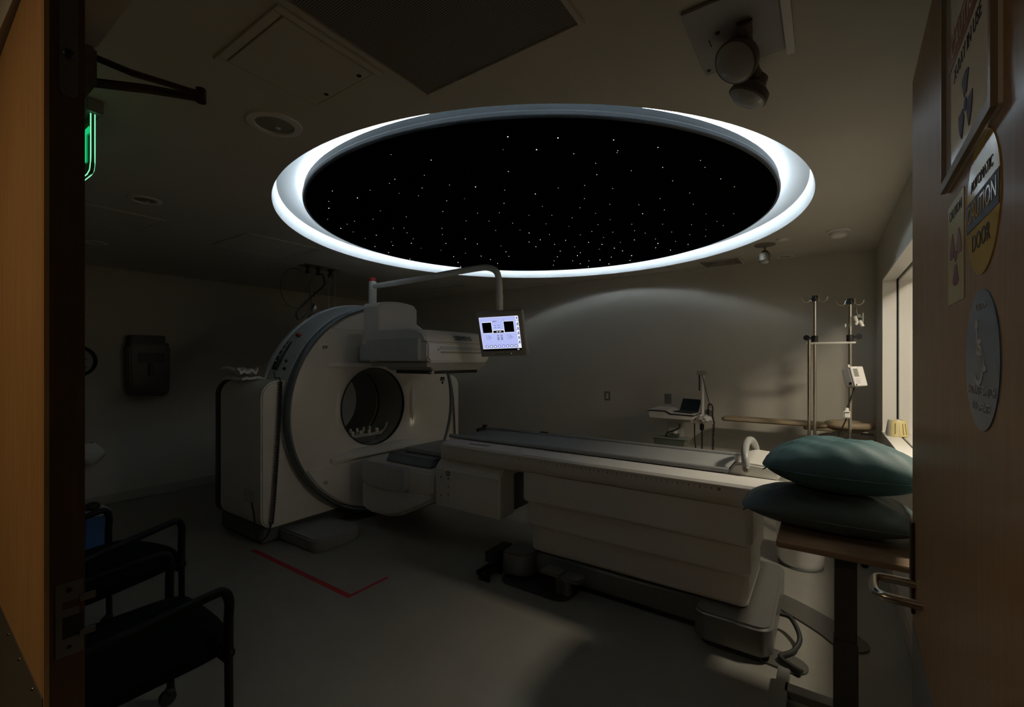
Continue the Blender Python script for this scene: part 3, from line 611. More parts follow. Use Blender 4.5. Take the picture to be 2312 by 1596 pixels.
m = MB(); m.tube([(1.37, YA, 0.66), (1.37, 6.16, 0.66), (1.36, 6.15, 0.68)], 0.008, 8); tag(m.build('wall_hook', BLACK), 'small black hook on the left wall above the white bag', 'hook')

# ------------------------------------------------------------------ scanner
SX, SZ = 3.0, 1.05
t = thing('gamma_scanner', 'large white ring shaped medical scanner with two detector heads', 'medical scanner', (SX, 4.2, 0))
R_ = 0.12
def cab_poly():
    out = [(1.90, 0.12)] ; out = []
    # outer outline, clockwise start lower left, with a notch for the drum
    def arc(cx, cz, r, a0, a1, n=7): return [(cx+r*cos(rad(a0+(a1-a0)*k/n)), cz+r*sin(rad(a0+(a1-a0)*k/n))) for k in range(n+1)]
    out += arc(1.84+0.10, 0.146+0.10, 0.10, 270, 180)
    out += arc(1.84+0.14, 1.353-0.14, 0.14, 180, 90)
    out += [(2.50, 1.353), (2.56, 1.30), (2.56, 0.64), (3.44, 0.64), (3.44, 1.30), (3.50, 1.34)]
    out += arc(4.22-0.14, 1.34-0.14, 0.14, 90, 0)
    out += arc(4.22-0.10, 0.146+0.10, 0.10, 0, -90)
    return out
m = MB(); m.prism(cab_poly(), 'y', 3.715, 4.44, 0.012, 3); m.build('cabinet', WHITE, t, smooth=40)
m = MB(); m.prism([(SX+(x-SX)*1.004, SZ+(z-SZ)*1.004) for x, z in cab_poly()], 'y', 4.441, 4.527, 0.008); m.build('rear_trim', BLACK, t, smooth=40)
m = MB(); m.prism([(1.885, 3.80), (4.17, 3.80), (4.17, 4.52), (1.885, 4.52)], 'z', 0.012, 0.150, 0.01); m.build('plinth', DGREY, t)
m = MB(); m.box((1.92, 3.83, 0.0), (4.13, 4.49, 0.0125)); m.build('plinth_base', BLACK, t)
m = MB(); m.prism(rrect(2.03, 3.255, 2.46, 3.86, [0.0, 0.0, 0.09, 0.09]), 'z', 0.012, 0.105, 0.012, 3); m.prism(rrect(2.045, 3.27, 2.445, 3.85, [0, 0, .08, .08]), 'z', 0.0, 0.013); m.build('foot_platform', mat('grey_platform', (0.24, 0.25, 0.245), 0.35, var=.03), t)
# drum, bumper ring, face
m = MB(); m.lathe([(0.985, 3.70), (1.000, 3.715), (1.018, 3.80), (1.030, 3.99), (1.042, 4.00), (1.042, 4.035), (1.025, 4.05), (0.42, 4.05), (0.42, 4.00)], (SX, 0, SZ), 'y', 128); m.build('drum', mat('drum_grey', (0.62, 0.66, 0.67), 0.35, var=.02), t, smooth=30)
m = MB(); m.lathe([(0.968, 3.64), (0.975, 3.618), (0.990, 3.612), (1.000, 3.625), (1.004, 3.66), (0.996, 3.675), (1.000, 3.69), (0.985, 3.705), (0.96, 3.70)], (SX, 0, SZ), 'y', 128); m.build('bumper_ring', DGREY, t, smooth=50)
m = MB(); m.lathe([(0.966, 3.70), (0.966, 3.642), (0.962, 3.634), (0.90, 3.63), (0.72, 3.64), (0.55, 3.685), (0.44, 3.745), (0.397, 3.775), (0.387, 3.79), (0.387, 3.82)], (SX, 0, SZ), 'y', 128); fc = m.build('face_plate', GLOSSW, t, smooth=40)
m = MB(); m.lathe([(0.384, 3.772), (0.3915, 3.771), (0.3915, 3.80), (0.384, 3.80), (0.384, 3.772)], (SX, 0, SZ), 'y', 96); m.build('bore_gasket', BLACK, t, smooth=40)
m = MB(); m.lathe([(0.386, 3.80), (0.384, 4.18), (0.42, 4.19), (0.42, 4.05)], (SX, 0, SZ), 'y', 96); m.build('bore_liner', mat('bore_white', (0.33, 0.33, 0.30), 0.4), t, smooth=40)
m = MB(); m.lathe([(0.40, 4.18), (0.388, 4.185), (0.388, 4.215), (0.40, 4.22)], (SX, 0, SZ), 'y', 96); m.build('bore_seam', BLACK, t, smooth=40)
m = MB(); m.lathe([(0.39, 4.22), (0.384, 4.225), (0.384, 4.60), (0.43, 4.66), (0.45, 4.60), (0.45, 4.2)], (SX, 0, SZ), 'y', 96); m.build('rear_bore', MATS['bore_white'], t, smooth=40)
def segment(zlo, zhi, R, y0, y1, bevtop):
    pts = []; n = 40
    for k in range(n+1):
        z = zlo+(zhi-zlo)*k/n; pts.append((SX+math.sqrt(max(0, R*R-(z-SZ)**2)), z))
    for k in range(n, -1, -1):
        z = zlo+(zhi-zlo)*k/n; pts.append((SX-math.sqrt(max(0, R*R-(z-SZ)**2)), z))
    cl = []
    for p in pts:
        if not cl or (abs(p[0]-cl[-1][0])+abs(p[1]-cl[-1][1])) > 1e-5: cl.append(p)
    if abs(cl[0][0]-cl[-1][0])+abs(cl[0][1]-cl[-1][1]) < 1e-5: cl.pop()
    m = MB(); m.prism(cl, 'y', y0, y1, bevtop, 3, ang=1.0); return m
segment(1.80, SZ+0.955, 0.955, 3.612, 3.70, 0.008).build('upper_panel', WHITE, fc, smooth=40)
segment(SZ-0.955, 0.58, 0.955, 3.612, 3.70, 0.008).build('lower_panel', WHITE, fc, smooth=40)
m = MB(); m.prism([(3.628, 0.60), (3.60, 0.605), (3.60, 0.625), (3.665, 0.665), (3.72, 0.672), (3.72, 0.60)], 'x', SX-0.60, SX+0.83, 0.006, 3); m.build('ledge', GLOSSW, fc, smooth=40)
m = MB(); m.prism([(3.655, 1.452), (3.628, 1.456), (3.630, 1.49), (3.69, 1.50), (3.69, 1.452)], 'x', SX-0.62, SX+0.2, 0.006, 3); m.build('upper_ledge', WHITE, fc, smooth=40)
for x, z in ((SX-0.66, 1.635), (SX-0.66, 0.445)):
    m = MB(); m.lathe([(0.011, 3.60), (0.017, 3.60), (0.019, 3.64)], (x, 0, z), 'y', 20); m.build('screw_cap', GREYP, fc)
for b_, x_ in (('Symbia', 0.665), ('TruePoint', 0.83)):
    m = MB(); m.text(b_, 0.042, (SX+x_, 3.6305, 1.375), (1, 0, 0), (0, 0, 1), sx=0.9); m.build('lettering', GINK, fc, smooth=0)
m = MB(); m.box((SX+0.80, 3.628, 1.285), (SX+0.875, 3.6305, 1.30)); m.box((SX+0.805, 3.628, 1.305), (SX+0.87, 3.6305, 1.325)); m.prism(disc(SX+0.838, 1.262, 0.016, 12), 'y', 3.628, 3.6305); m.build('rating_mark', INK, fc, smooth=0)
# controls on the side of the drum
def on_drum(a, y, dr=0.0): r = 1.01+dr; return Vector((SX+r*cos(a), y, SZ+r*sin(a)))
a = rad(137.5); p = on_drum(a, 3.86, 0.018); q = on_drum(a, 3.86, -0.01)
m = MB(); m.cyl(q, p, 0.028, 18); m.ball(p, 0.03, (1, 1, 0.6), 14, 8); m.build('emergency_stop', RED, t)
for a_, y_ in ((153, 3.80), (157, 3.78)):
    m = MB(); m.cyl(on_drum(rad(a_), y_, -.01), on_drum(rad(a_), y_, .016), 0.014, 14); m.build('button', BLACK, t)
m = MB(); m.tube([on_drum(rad(k), 3.89, 0.03) for k in range(142, 160, 2)], [0.012, 0.018, 0.022, 0.022, 0.024, 0.024, 0.026, 0.024, 0.02], 10)
hc = m.build('hand_controller', BLACK); tag(hc, 'slim black hand controller clipped to the scanner drum below the red button', 'hand controller')
for k in range(145, 157, 3):
    m = MB(); m.ball(on_drum(rad(k), 3.882, 0.052), 0.007, u=10, v=6); m.build('button', GREYP, hc)
m = MB(); m.box((1.828, 3.82, 0.345), (1.845, 3.98, 0.45), 0.004); m.build('socket_cover', GREYP, t)
# radial arm of the upper detector
def arm_poly():
    out = [(2.745, 1.62), (3.24, 1.62)]
    for k in range(13):
        x = 3.24-(3.24-2.745)*k/12; out.append((x, SZ+math.sqrt(1.035**2-(x-SX)**2)-(0.03 if k in (0, 12) else 0)))
    return out
m = MB(); m.prism(arm_poly(), 'y', 3.41, 3.66, 0.014, 3, ang=0.9); m.build('detector_arm', WHITE, t, smooth=40)
m = MB(); m.prism([(3.66, 1.66), (3.66, 1.50), (3.46, 1.53), (3.405, 1.60), (3.40, 1.70)], 'x', 2.72, 3.26, 0.012); m.build('arm_bracket', GREYP, t)
# upper detector head: body, hood, side rails, collimator
HX0, HX1, HY0 = 2.60, 3.41, 2.62
def head_poly(z0, z1, flip=False):
    return None
m = MB()
m.prism([(HX0+0.035, 1.500), (HX1-0.035, 1.500), (HX1, 1.535), (HX1, 1.668), (HX0, 1.668), (HX0, 1.535)], 'y', HY0, 3.38, 0.014, 3, ang=0.5); hd = m.build('detector_head', WHITE, t, smooth=40)
m = MB(); m.prism([(HY0+0.012, 1.672), (HY0+0.05, 1.742), (HY0+0.11, 1.772), (HY0+0.2, 1.782), (3.30, 1.785), (3.36, 1.672)], 'x', HX0, HX1, 0.012, 3, ang=0.5); m.build('hood', WHITE, hd, smooth=40)
m = MB(); m.box((HX0-0.028, 2.70, 1.522), (HX0+0.01, 3.355, 1.700), 0.006); m.build('side_rail', GREYP, hd)
m = MB(); m.box((HX1-0.01, 2.70, 1.522), (HX1+0.028, 3.355, 1.700), 0.006); m.build('side_rail', GREYP, hd)
m = MB(); m.box((HX0+0.02, HY0+0.03, 1.464), (HX1-0.02, 3.34, 1.502), 0.004); m.prism([(HX0+0.06, 1.466), (HX1-0.06, 1.466), (HX1-0.10, 1.432), (HX0+0.10, 1.432)], 'y', HY0+0.03, 3.2, 0.006); m.build('collimator_mount', mat('warm_grey_plastic', (0.42, 0.40, 0.36), .4), hd)
m = MB(); m.box((HX0+0.09, HY0+0.05, 1.405), (HX1-0.1, 3.1, 1.433), 0.004); m.build('collimator', BLACK, hd)
for x_ in (HX0+0.105, HX1-0.115):
    m = MB(); m.cyl((x_, HY0+0.045, 1.42), (x_, HY0+0.075, 1.42), 0.016, 14); m.build('latch_knob', STEEL, hd)
m = MB(); m.box((HX0+0.14, HY0-0.003, 1.606), (HX1-0.06, HY0+0.004, 1.636), 0.002); m.build('touch_strip', GREYP, hd)
m = MB(); m.box((HX0+0.15, HY0-0.004, 1.578), (HX1-0.06, HY0+0.003, 1.594), 0.003); m.build('groove_shade_strip', mat('warm_shadow_grey', (0.45, 0.42, 0.37), .4), hd)  # raised strip, its shadow grey stands in for a shaded groove
m = MB(); m.box((HX0+0.118, HY0-0.002, 1.600), (HX0+0.126, HY0+0.002, 1.614)); m.build('sensor_dot', BLACK, hd)
m = MB()
hr = Vector((1, 0, 0)); hu = Vector((0, 0.038, 0.070)).normalized()
m.text('SIEMENS', 0.062, (SX+0.066, HY0+0.030, 1.710), hr, hu, ext=0.002, sx=1.02); m.build('brand_lettering', TEALINK, hd, smooth=0)
# lower detector head, turned half way round the bore
LY0 = 2.60
m = MB(); m.prism([(2.63, 0.43), (3.37, 0.43), (3.37, 0.60), (3.33, 0.632), (2.67, 0.632), (2.63, 0.60)], 'y', LY0, 3.45, 0.014, 3, ang=0.5); ld = m.build('detector_head', WHITE, t, smooth=40)
m = MB(); m.prism([(2.62, 0.428), (3.50, 0.428), (3.50, 0.17), (3.38, 0.145), (3.15, 0.15), (2.98, 0.19), (2.78, 0.285), (2.66, 0.345), (2.62, 0.37)], 'x', 2.625, 3.375, 0.03, 3, ang=0.5); m.build('lower_hood', WHITE, ld, smooth=40)
m = MB(); m.prism(rrect(2.87, 0.405, 3.44, 0.612, [0, 0, 0.09, 0.09]), 'x', 2.585, 2.64, 0.008); m.build('side_rail', GREYP, ld)
m = MB(); m.prism([(2.66, 0.632), (3.34, 0.632), (3.30, 0.70), (2.70, 0.70)], 'y', LY0+0.05, 3.2, 0.006); m.build('collimator_mount', DGREY, ld)
m = MB(); m.box((2.80, LY0-0.1, 0.70), (3.30, 3.12, 0.735), 0.012); m.build('collimator', PADG, ld)
# coiled cords at both cabinet edges
m = MB(); cp = [(1.985, 3.695, 1.345), (1.978, 3.695, 1.15), (1.955, 3.695, 0.75), (1.93, 3.695, 0.4), (1.91, 3.695, 0.19)]
m.tube(helix(cp, 0.0145, 70, 8), 0.0048, 5)
m.tube(spline([on_drum(rad(159), 3.88, 0.03), (1.995, 3.80, 1.37), (1.985, 3.72, 1.375), (1.985, 3.695, 1.345)], 6), 0.004, 6)
m.tube(spline([(1.91, 3.695, 0.19), (1.875, 3.70, 0.10), (1.83, 3.72, 0.075), (1.815, 3.75, 0.15), (1.818, 3.79, 0.28), (1.824, 3.84, 0.36)], 8), 0.006, 8)
tag(m.build('coiled_cord', RUBBER), 'long black coiled cord down the left edge of the scanner', 'cord')
m = MB(); m.tube(helix([(4.04, 3.70, 1.29), (4.09, 3.70, 1.05), (4.125, 3.70, 0.6), (4.13, 3.70, 0.2)], 0.013, 58, 8), 0.0045, 5)
tag(m.build('coiled_cord', RUBBER), 'black coiled cord down the right edge of the scanner', 'cord')
# cloths on the left cabinet
def cloth(name, lab, x0, x1, y0, y1, z, th, seed, curl):
    rnd = random.Random(seed); ph = [rnd.uniform(0, 6) for _ in range(6)]
    def top(u, v):
        x = x0+(x1-x0)*u; y = y0+(y1-y0)*v
        dz = (0.009*sin(17*u+6*v+ph[5]) if curl < 0 else 0)+0.004*sin(9*u+ph[0])+0.005*sin(7*v+ph[1])+0.004*sin(14*u*v+ph[2])
        e = max(0, 0.18-min(u, 1-u))/0.18
        return (x+0.012*sin(5*v+ph[3]), y+0.012*sin(6*u+ph[4]), z+th+dz-e*e*curl)
    m = MB(); m.grid(top, 20, 14); m.grid(lambda u, v: tuple(Vector(top(u, v))-Vector((0, 0, th))), 20, 14)
    for f in (lambda u, v: Vector(top(u, 0))-Vector((0, 0, th*v)), lambda u, v: Vector(top(u, 1))-Vector((0, 0, th*v)), lambda u, v: Vector(top(0, u))-Vector((0, 0, th*v)), lambda u, v: Vector(top(1, u))-Vector((0, 0, th*v))): m.grid(lambda u, v, f=f: tuple(f(u, v)), 20, 4)
    m.tube(spline([Vector(top(0.0, v/8))-Vector((0, 0, th/2)) for v in range(9)], 4), th*0.5, 8)
    bmesh.ops.remove_doubles(m.bm, verts=m.bm.verts[:], dist=1e-4)
    return tag(m.build(name, CLOTH, smooth=60), lab, 'cloth', 'folded cloths on the scanner cabinet')
cloth('folded_towel', 'folded white towel lying flat on the left scanner cabinet', 1.825, 2.005, 3.98, 4.36, 1.355, 0.022, 3, 0.012)
cloth('crumpled_towel', 'crumpled white cloth on top of the folded towel', 1.835, 1.99, 4.05, 4.36, 1.40, 0.03, 9, -0.02)
# peg tray in the bore
t = thing('peg_tray', 'grey tray with two rows of white pegs inside the scanner bore', 'tray', (3.05, 4.0, 0.68))
def trayf(u, v):
    x = 2.74+0.56*u; y = 3.86+0.30*v; return (x, y, SZ-math.sqrt(0.376**2-(min(abs(x-SX), .36))**2)+0.02)
m = MB(); m.box((2.80, 3.87, 0.738), (3.18, 4.06, 0.768), 0.006); m.build('deck', CLEAR, t)
m = MB(); m.prism([(2.86, 0.698), (3.0, 0.668), (3.12, 0.690), (3.12, 0.738), (2.86, 0.738)], 'y', 3.90, 4.02); m.build('support', DGREY, t)
for i in range(4):
    m = MB(); m.cyl((2.815+0.1*i, 3.89, 0.766), (2.815+0.1*i, 3.89, 0.795), 0.018, 14); m.ball((2.815+0.1*i, 3.89, 0.797), 0.02, (1, 1, .6), 12, 8); m.build('peg', WHITE, t)
for i in range(5):
    m = MB(); m.cyl((2.825+0.08*i, 4.045, 0.766), (2.825+0.08*i, 4.045, 0.79), 0.014, 14); m.ball((2.825+0.08*i, 4.045, 0.795), 0.016, u=12, v=8); m.build('peg', WHITE, t)
m = MB(); m.tube(spline([(3.15, 3.89, 0.765), (3.20, 3.90, 0.765), (3.25, 3.92, 0.79), (3.29, 3.94, 0.84)], 8), 0.014, 10); m.build('hose', CLEAR, t)

# ------------------------------------------------------------------ monitor on its swing arm
t = thing('monitor_arm', 'white swing arm rising from the scanner with a lit monitor', 'monitor', (3.04, 3.86, 2.0))
m = MB(); m.lathe([(0.0, 2.073), (0.052, 2.073), (0.052, 2.085), (0.040, 2.09), (0.040, 2.33), (0.036, 2.335), (0, 2.335)], (3.04, 3.86, 0), 'z', 28); m.build('post', WHITE, t)
m = MB(); m.lathe([(0.033, 2.335), (0.033, 2.365), (0.028, 2.372), (0, 2.373)], (3.04, 3.86, 0), 'z', 24); m.build('warning_lamp', RED, t)
arm = [(3.04, 3.85, 2.285), (3.035, 3.40, 2.287), (3.02, 2.75, 2.30), (3.015, 2.45, 2.305), (3.01, 2.32, 2.295), (3.005, 2.235, 2.25), (3.0, 2.205, 2.17), (3.0, 2.20, 2.05)]
m = MB(); m.tube(spline(arm, 8), 0.027, 16); m.build('boom', WHITE, t)
m = MB(); m.lathe([(0.030, 2.06), (0.030, 1.90), (0.0, 1.90)], (3.0, 2.20, 0), 'z', 20); m.cyl((2.965, 2.187, 2.02), (2.975, 2.19, 2.02), 0.007, 10); m.build('drop_tube', WHITE, t)
MC = Vector((2.987, 2.181, 1.731)); MM = Matrix.Translation(MC) @ Matrix.Rotation(rad(-71.1), 4, 'Z') @ Matrix.Rotation(rad(19.9), 4, 'X') @ Matrix.Rotation(rad(-1.8), 4, 'Y')
Wm, Hm = 0.385, 0.38
BZ = mat('monitor_bezel', (0.30, 0.27, 0.23), 0.4, var=.03)
m = MB(); m.prism(rrect(-Wm/2, -Hm/2, Wm/2, Hm/2, 0.006), 'y', 0.0, 0.045, 0.004, 2, MM); m.box((-0.11, 0.045, -0.12), (0.11, 0.075, 0.12), 0.01, 2, MM); mo = m.build('monitor', BZ, t)
m = MB(); m.prism(rrect(Wm/2-0.002, -Hm/2, Wm/2+0.012, Hm/2, 0.005), 'y', 0.006, 0.042, 0.003, 2, MM); m.prism(rrect(Wm/2, -Hm/2+0.01, Wm/2+0.02, -Hm/2+0.06, 0.008), 'y', 0.01, 0.036, 0.003, 2, MM); m.build('side_rail', mat('rail_grey', (0.48, 0.45, 0.40), .35), mo)
m = MB()
for k in range(8): m.box((-0.06+0.016*k, -0.002, -0.170), (-0.052+0.016*k, 0.001, -0.166), 0, 1, MM)
m.build('key', BLACK, mo, smooth=0)
m = MB(); m.ball((0.072, -0.001, -0.168), 0.0025, u=8, v=6, M=MM); m.build('power_lamp', emit('power_lamp_glow', (0.8, 0.75, 0.6), 0.6), mo)
# screen picture as flat tiles, left-right -0.168..0.168, top .155 bottom -.118 (+task bar)
sx0, sx1, sz1, sz0 = -0.166, 0.166, 0.148, -0.140
E_BG = emit('screen_lavender', (0.50, 0.56, 0.99), 0.92); E_WH = emit('screen_white', (0.85, 0.88, 1.0), 1.0); E_BK = mat('screen_black', (0.004, 0.004, 0.005), 0.25)
E_BL = emit('screen_blue', (0.25, 0.26, 0.80), 0.7); E_GR = emit('screen_grey', (0.30, 0.33, 0.60), 0.6); E_TX = emit('screen_text', (0.16, 0.17, 0.42), 0.55)
def tile(m, x0, z0, x1, z1, d):
    m.prism([(x0, z0), (x1, z0), (x1, z1), (x0, z1)], 'y', -d, -d+0.0004, M=MM)
m = MB(); m.mi = 0; tile(m, sx0, sz0+0.018, sx1, sz1, 0.0008); m.mi = 2; tile(m, sx0, sz0, sx1, sz0+0.018, 0.0008)
m.mi = 1
tile(m, sx0, sz1-0.003, sx1, sz1, .0012); tile(m, sx0, sz0+.018, sx1, sz0+.022, .0012); tile(m, sx0, sz0+.02, sx0+.003, sz1, .0012)
tile(m, 0.142, sz0+0.02, 0.166, sz1, .0012)
tile(m, -0.147, 0.012, -0.062, 0.110, .0011); tile(m, 0.036, 0.012, 0.124, 0.110, .0011); tile(m, -0.060, 0.012, 0.034, 0.040, .0011); tile(m, 0.128, sz0+.004, 0.146, sz0+.009, .0012)
m.mi = 2
tile(m, -0.146, 0.016, -0.066, 0.104, .0016); tile(m, 0.040, 0.016, 0.122, 0.106, .0016); tile(m, -0.057, 0.014, 0.032, 0.033, .0016)
m.mi = 1; tile(m, -0.030, 0.021, -0.017, 0.026, .002); tile(m, -0.008, 0.021, 0.010, 0.026, .002)
m.mi = 4
for k in range(6): tile(m, 0.142, 0.108-0.038*k, 0.166, 0.112-0.038*k, .0017)
for k in range(5): tile(m, 0.149, 0.074-0.038*k, 0.161, 0.092-0.038*k, .0016)
for x in (-0.122, 0.06):
    for k in range(4): tile(m, x, -0.008-0.011*k, x+0.006, -0.003-0.011*k, .0014); tile(m, x+0.016, -0.008-0.011*k, x+0.016+0.02*((k*7) % 3+1)/2, -0.004-0.011*k, .0014)
for x in (-0.03, 0.0):
    for k, h in ((0, .007), (1, .005), (2, .009), (3, .009)): tile(m, x, -0.012-0.012*k, x+0.018, -0.012-0.012*k+h, .0014)
for k in range(2): tile(m, -0.042, 0.055+0.018*k, -0.030, 0.061+0.018*k, .0014); tile(m, -0.018, 0.056+0.018*k, 0.008, 0.060+0.018*k, .0014)
for k in range(8):
    x = -0.128+0.0355*k; m.mi = 3 if k in (3, 4, 5) else 4
    m.lathe([(0.0075, -0.0014), (0.0135, -0.0014), (0.0135, -0.0009), (0.0075, -0.0009)], (x, 0, -0.102), 'y', 20, MM)
    m.mi = 1; m.prism(disc(x, -0.102, 0.0075, 16), 'y', -.0013, -.0009, M=MM)
m.mi = 5
tile(m, 0.150, 0.120, 0.157, 0.140, .0017); tile(m, 0.147, 0.128, 0.160, 0.132, .0017); tile(m, -0.149, 0.114, -0.146, 0.120, .0014); tile(m, 0.040, 0.114, 0.045, 0.121, .0014)
R3 = MM.to_3x3(); m.mi = 5
m.text('SPECT', 0.013, MM @ Vector((-0.035, -0.0012, 0.110)), R3 @ Vector((1, 0, 0)), R3 @ Vector((0, 0, 1)), bold=0.0004)
m.build('screen', [E_BG, E_WH, E_BK, E_BL, E_GR, E_TX], mo, smooth=0)

# ------------------------------------------------------------------ patient table
t = thing('scanner_table', 'long white patient table with tiered column in front of the scanner', 'patient table', (3.0, 1.2, 0))
def mirror_poly(half): return half + [(6.0-x, z) for x, z in reversed(half)]
fr = mirror_poly([(3.0-0.0, 0.735), (2.72, 0.728), (2.655, 0.735), (2.618, 0.762), (2.602, 0.80), (2.600, 0.858), (2.612, 0.872), (2.70, 0.886), (2.745, 0.890), (2.75, 0.880), (2.76, 0.876)][1:])
m = MB(); m.prism(fr, 'y', 0.02, 2.48, 0.008, 3, ang=0.9); m.build('table_frame', WHITE, t, smooth=40)
m = MB(); m.prism([(2.60+0.02, 0.745), (3.38, 0.745), (3.385, 0.86), (2.615, 0.86)], 'y', 2.475, 2.50, 0.008); m.build('end_cap', WHITE, t)
m = MB()
for k in range(0, 46):
    y = 0.50+0.0295*k; z = 0.842
    m.box((2.5993, y-0.0012, z-(0.012 if k % 2 else 0.010)), (2.6006, y+0.0012, z))
    if k % 2 == 0: m.box((2.5993, y-0.0025, z-0.012), (2.6006, y+0.0025, z-0.002))
m.box((2.5993, 0.455, 0.828), (2.6006, 0.472, 0.842)); m.box((2.5995, 0.30, 0.8455), (2.6006, 2.2, 0.8468))
m.build('ruler_marking', mat('ruler_grey', (0.26, 0.25, 0.235), 0.6, var=.05), t, smooth=0)
m = MB(); m.prism([(2.05+a, 2.655+b) for a, b in rrect(0, 0, 0.19, 0.045, 0.02)], 'z', 0.872, 0.886, M=Matrix(((0, 1, 0, 0), (1, 0, 0, 0), (0, 0, 1, 0), (0, 0, 0, 1)))); m.build('grip_recess', GREYP, t)
# mattress: trough with rolled rims
def pad():
    m = MB(); pr = []
    for k in range(17):
        u = -1+2*k/16; pr.append((3.0+0.235*u, 0.893+0.010*u*u))
    pr2 = [(x, z-0.014) for x, z in reversed(pr)]
    m.prism(pr+pr2, 'y', 0.46, 2.50, 0.002, 1, ang=1.2)
    for s_ in (-1, 1): m.tube([(3.0+s_*0.245, 0.44, 0.905), (3.0+s_*0.245, 2.52, 0.905)], 0.0155, 12)
    return m
pad().build('mattress', PADG, t, smooth=50)
m = MB(); m.box((3.22, 2.52, 0.885), (3.26, 2.56, 0.935), 0.006); m.tube([(3.16, 2.56, 0.89), (3.24, 2.54, 0.90)], 0.02, 10); m.build('strap_buckle', BLACK, t)
m = MB(); m.box((3.235, 1.88, 0.905), (3.26, 1.96, 0.925), 0.004); m.build('strap_clip', BLACK, t)
# head end block, bow handle, release knob
m = MB(); m.prism([(0.452, 0.885), (0.440, 0.905), (0.415, 0.945), (0.36, 0.958), (0.24, 0.950), (0.20, 0.930), (0.195, 0.885)], 'x', 2.765, 3.235, 0.010, 3, ang=0.35); m.build('head_block', GLOSSW, t, smooth=40)
m = MB(); m.prism([(0.175, 0.885), (0.17, 0.935), (0.05, 0.925), (-0.06, 0.885)], 'x', 2.77, 3.23, 0.010, 3, ang=0.35); m.build('tail_block', GLOSSW, t, smooth=40)
HY = 0.355
m = MB(); hp = []
for k in range(25):
    a = pi*k/24; hp.append((3.0-0.235*cos(a)*(1 if abs(cos(a)) < .999 else 1), HY+0.02*sin(a), 0.925+0.118*sin(a)**0.75))
m.tube(hp, [0.020]*25, 14); bh = m.build('bow_handle', mat('handle_grey', (0.36, 0.36, 0.35), .4), t)
m = MB(); m.ball((2.765, HY, 0.925), 0.0205, u=14, v=10); m.lathe([(0, -0.024), (0.012, -0.024), (0.014, -0.016)], (2.765, HY, 0.925), 'x', 18); m.build('pivot_bolt', STEEL, bh)
m = MB(); m.lathe([(0.022, 0.955), (0.026, 0.965), (0.026, 0.99), (0.020, 0.998), (0, 0.999)], (2.86, 0.40, -0.012), 'z', 20); m.build('release_knob', WHITE, t)
# tiered column
for x0, y0, y1, z0, z1 in ((2.700, 0.338, 1.712, 0.19, 0.42), (2.665, 0.324, 1.727, 0.369, 0.60), (2.628, 0.310, 1.742, 0.543, 0.745)):
    m = MB(); P = rrect(x0, y0, 6-x0, y1, 0.045, 6); tb = 0.018
    m.prism([(3+(a-3)*0.995, b) for a, b in P], 'z', z0+tb, z1)
    n = len(P); tt = bmesh.new(); rings = []
    for s_, zz in ((0.90, z0), (0.975, z0+0.0005), (0.990, z0+0.006), (0.995, z0+tb)):
        rings.append([tt.verts.new((3+(a-3)*s_, (y0+y1)/2+(b-(y0+y1)/2)*(1-(1-s_)*0.5), zz)) for a, b in P])
    for i in range(3):
        for k in range(n): tt.faces.new((rings[i][k], rings[i][(k+1) % n], rings[i+1][(k+1) % n], rings[i+1][k]))
    tt.faces.new(rings[0][::-1]); m._take(tt)
    m.build('column_tier', WHITE, t, smooth=50)
m = MB(); m.box((2.72, 0.37, 0.17), (3.28, 1.69, 0.215)); m.build('column_gap_shade', BLACK, t, smooth=0)  # solid black box, painted as the shade between column and base
# base
m = MB(); m.box((2.70, 0.45, 0.035), (3.30, 1.80, 0.175), 0.012, 3); m.prism(rrect(2.57, 1.66, 2.80, 1.87, [0, 0.03, 0.10, 0.06]), 'z', 0.035, 0.185, 0.008, 2); m.prism(rrect(3.2, 1.66, 3.43, 1.87, [0.06, .0, 0.0, 0.1]), 'z', 0.035, 0.185, 0.008, 2); m.build('base_beam', SILV, t, smooth=40)
m = MB(); m.prism(rrect(2.555, 0.215, 3.445, 0.585, [0.06, 0.06, 0.07, 0.07]), 'z', 0.032, 0.182, 0.014, 3); m.build('foot_block', SILV, t, smooth=40)
m = MB(); m.box((2.72, 0.47, 0.002), (3.28, 1.78, 0.036)); m.prism(rrect(2.58, 0.235, 3.42, 0.56, 0.06), 'z', 0.002, 0.034); m.build('toe_kick', BLACK, t, smooth=0)
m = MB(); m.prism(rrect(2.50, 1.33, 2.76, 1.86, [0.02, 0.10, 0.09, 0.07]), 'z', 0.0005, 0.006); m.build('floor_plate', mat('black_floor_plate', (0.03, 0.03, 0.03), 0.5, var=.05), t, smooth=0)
for y0, y1 in ((1.40, 1.545), (1.255, 1.395)):
    m = MB(); m.prism(rrect(2.545, y0, 2.665, y1, 0.03), 'z', 0.125 if y0 > 1.3 else 0.118, 0.142 if y0 > 1.3 else 0.135, 0.004, 2); pe = m.build('foot_pedal', SILV, t)
    m = MB(); m.lathe([(0.030, 0.006), (0.030, 0.12), (0, 0.12)], (2.612, (1.425 if y0 > 1.3 else 1.37), 0), 'z', 18); m.build('pedal_post', SILV, pe)
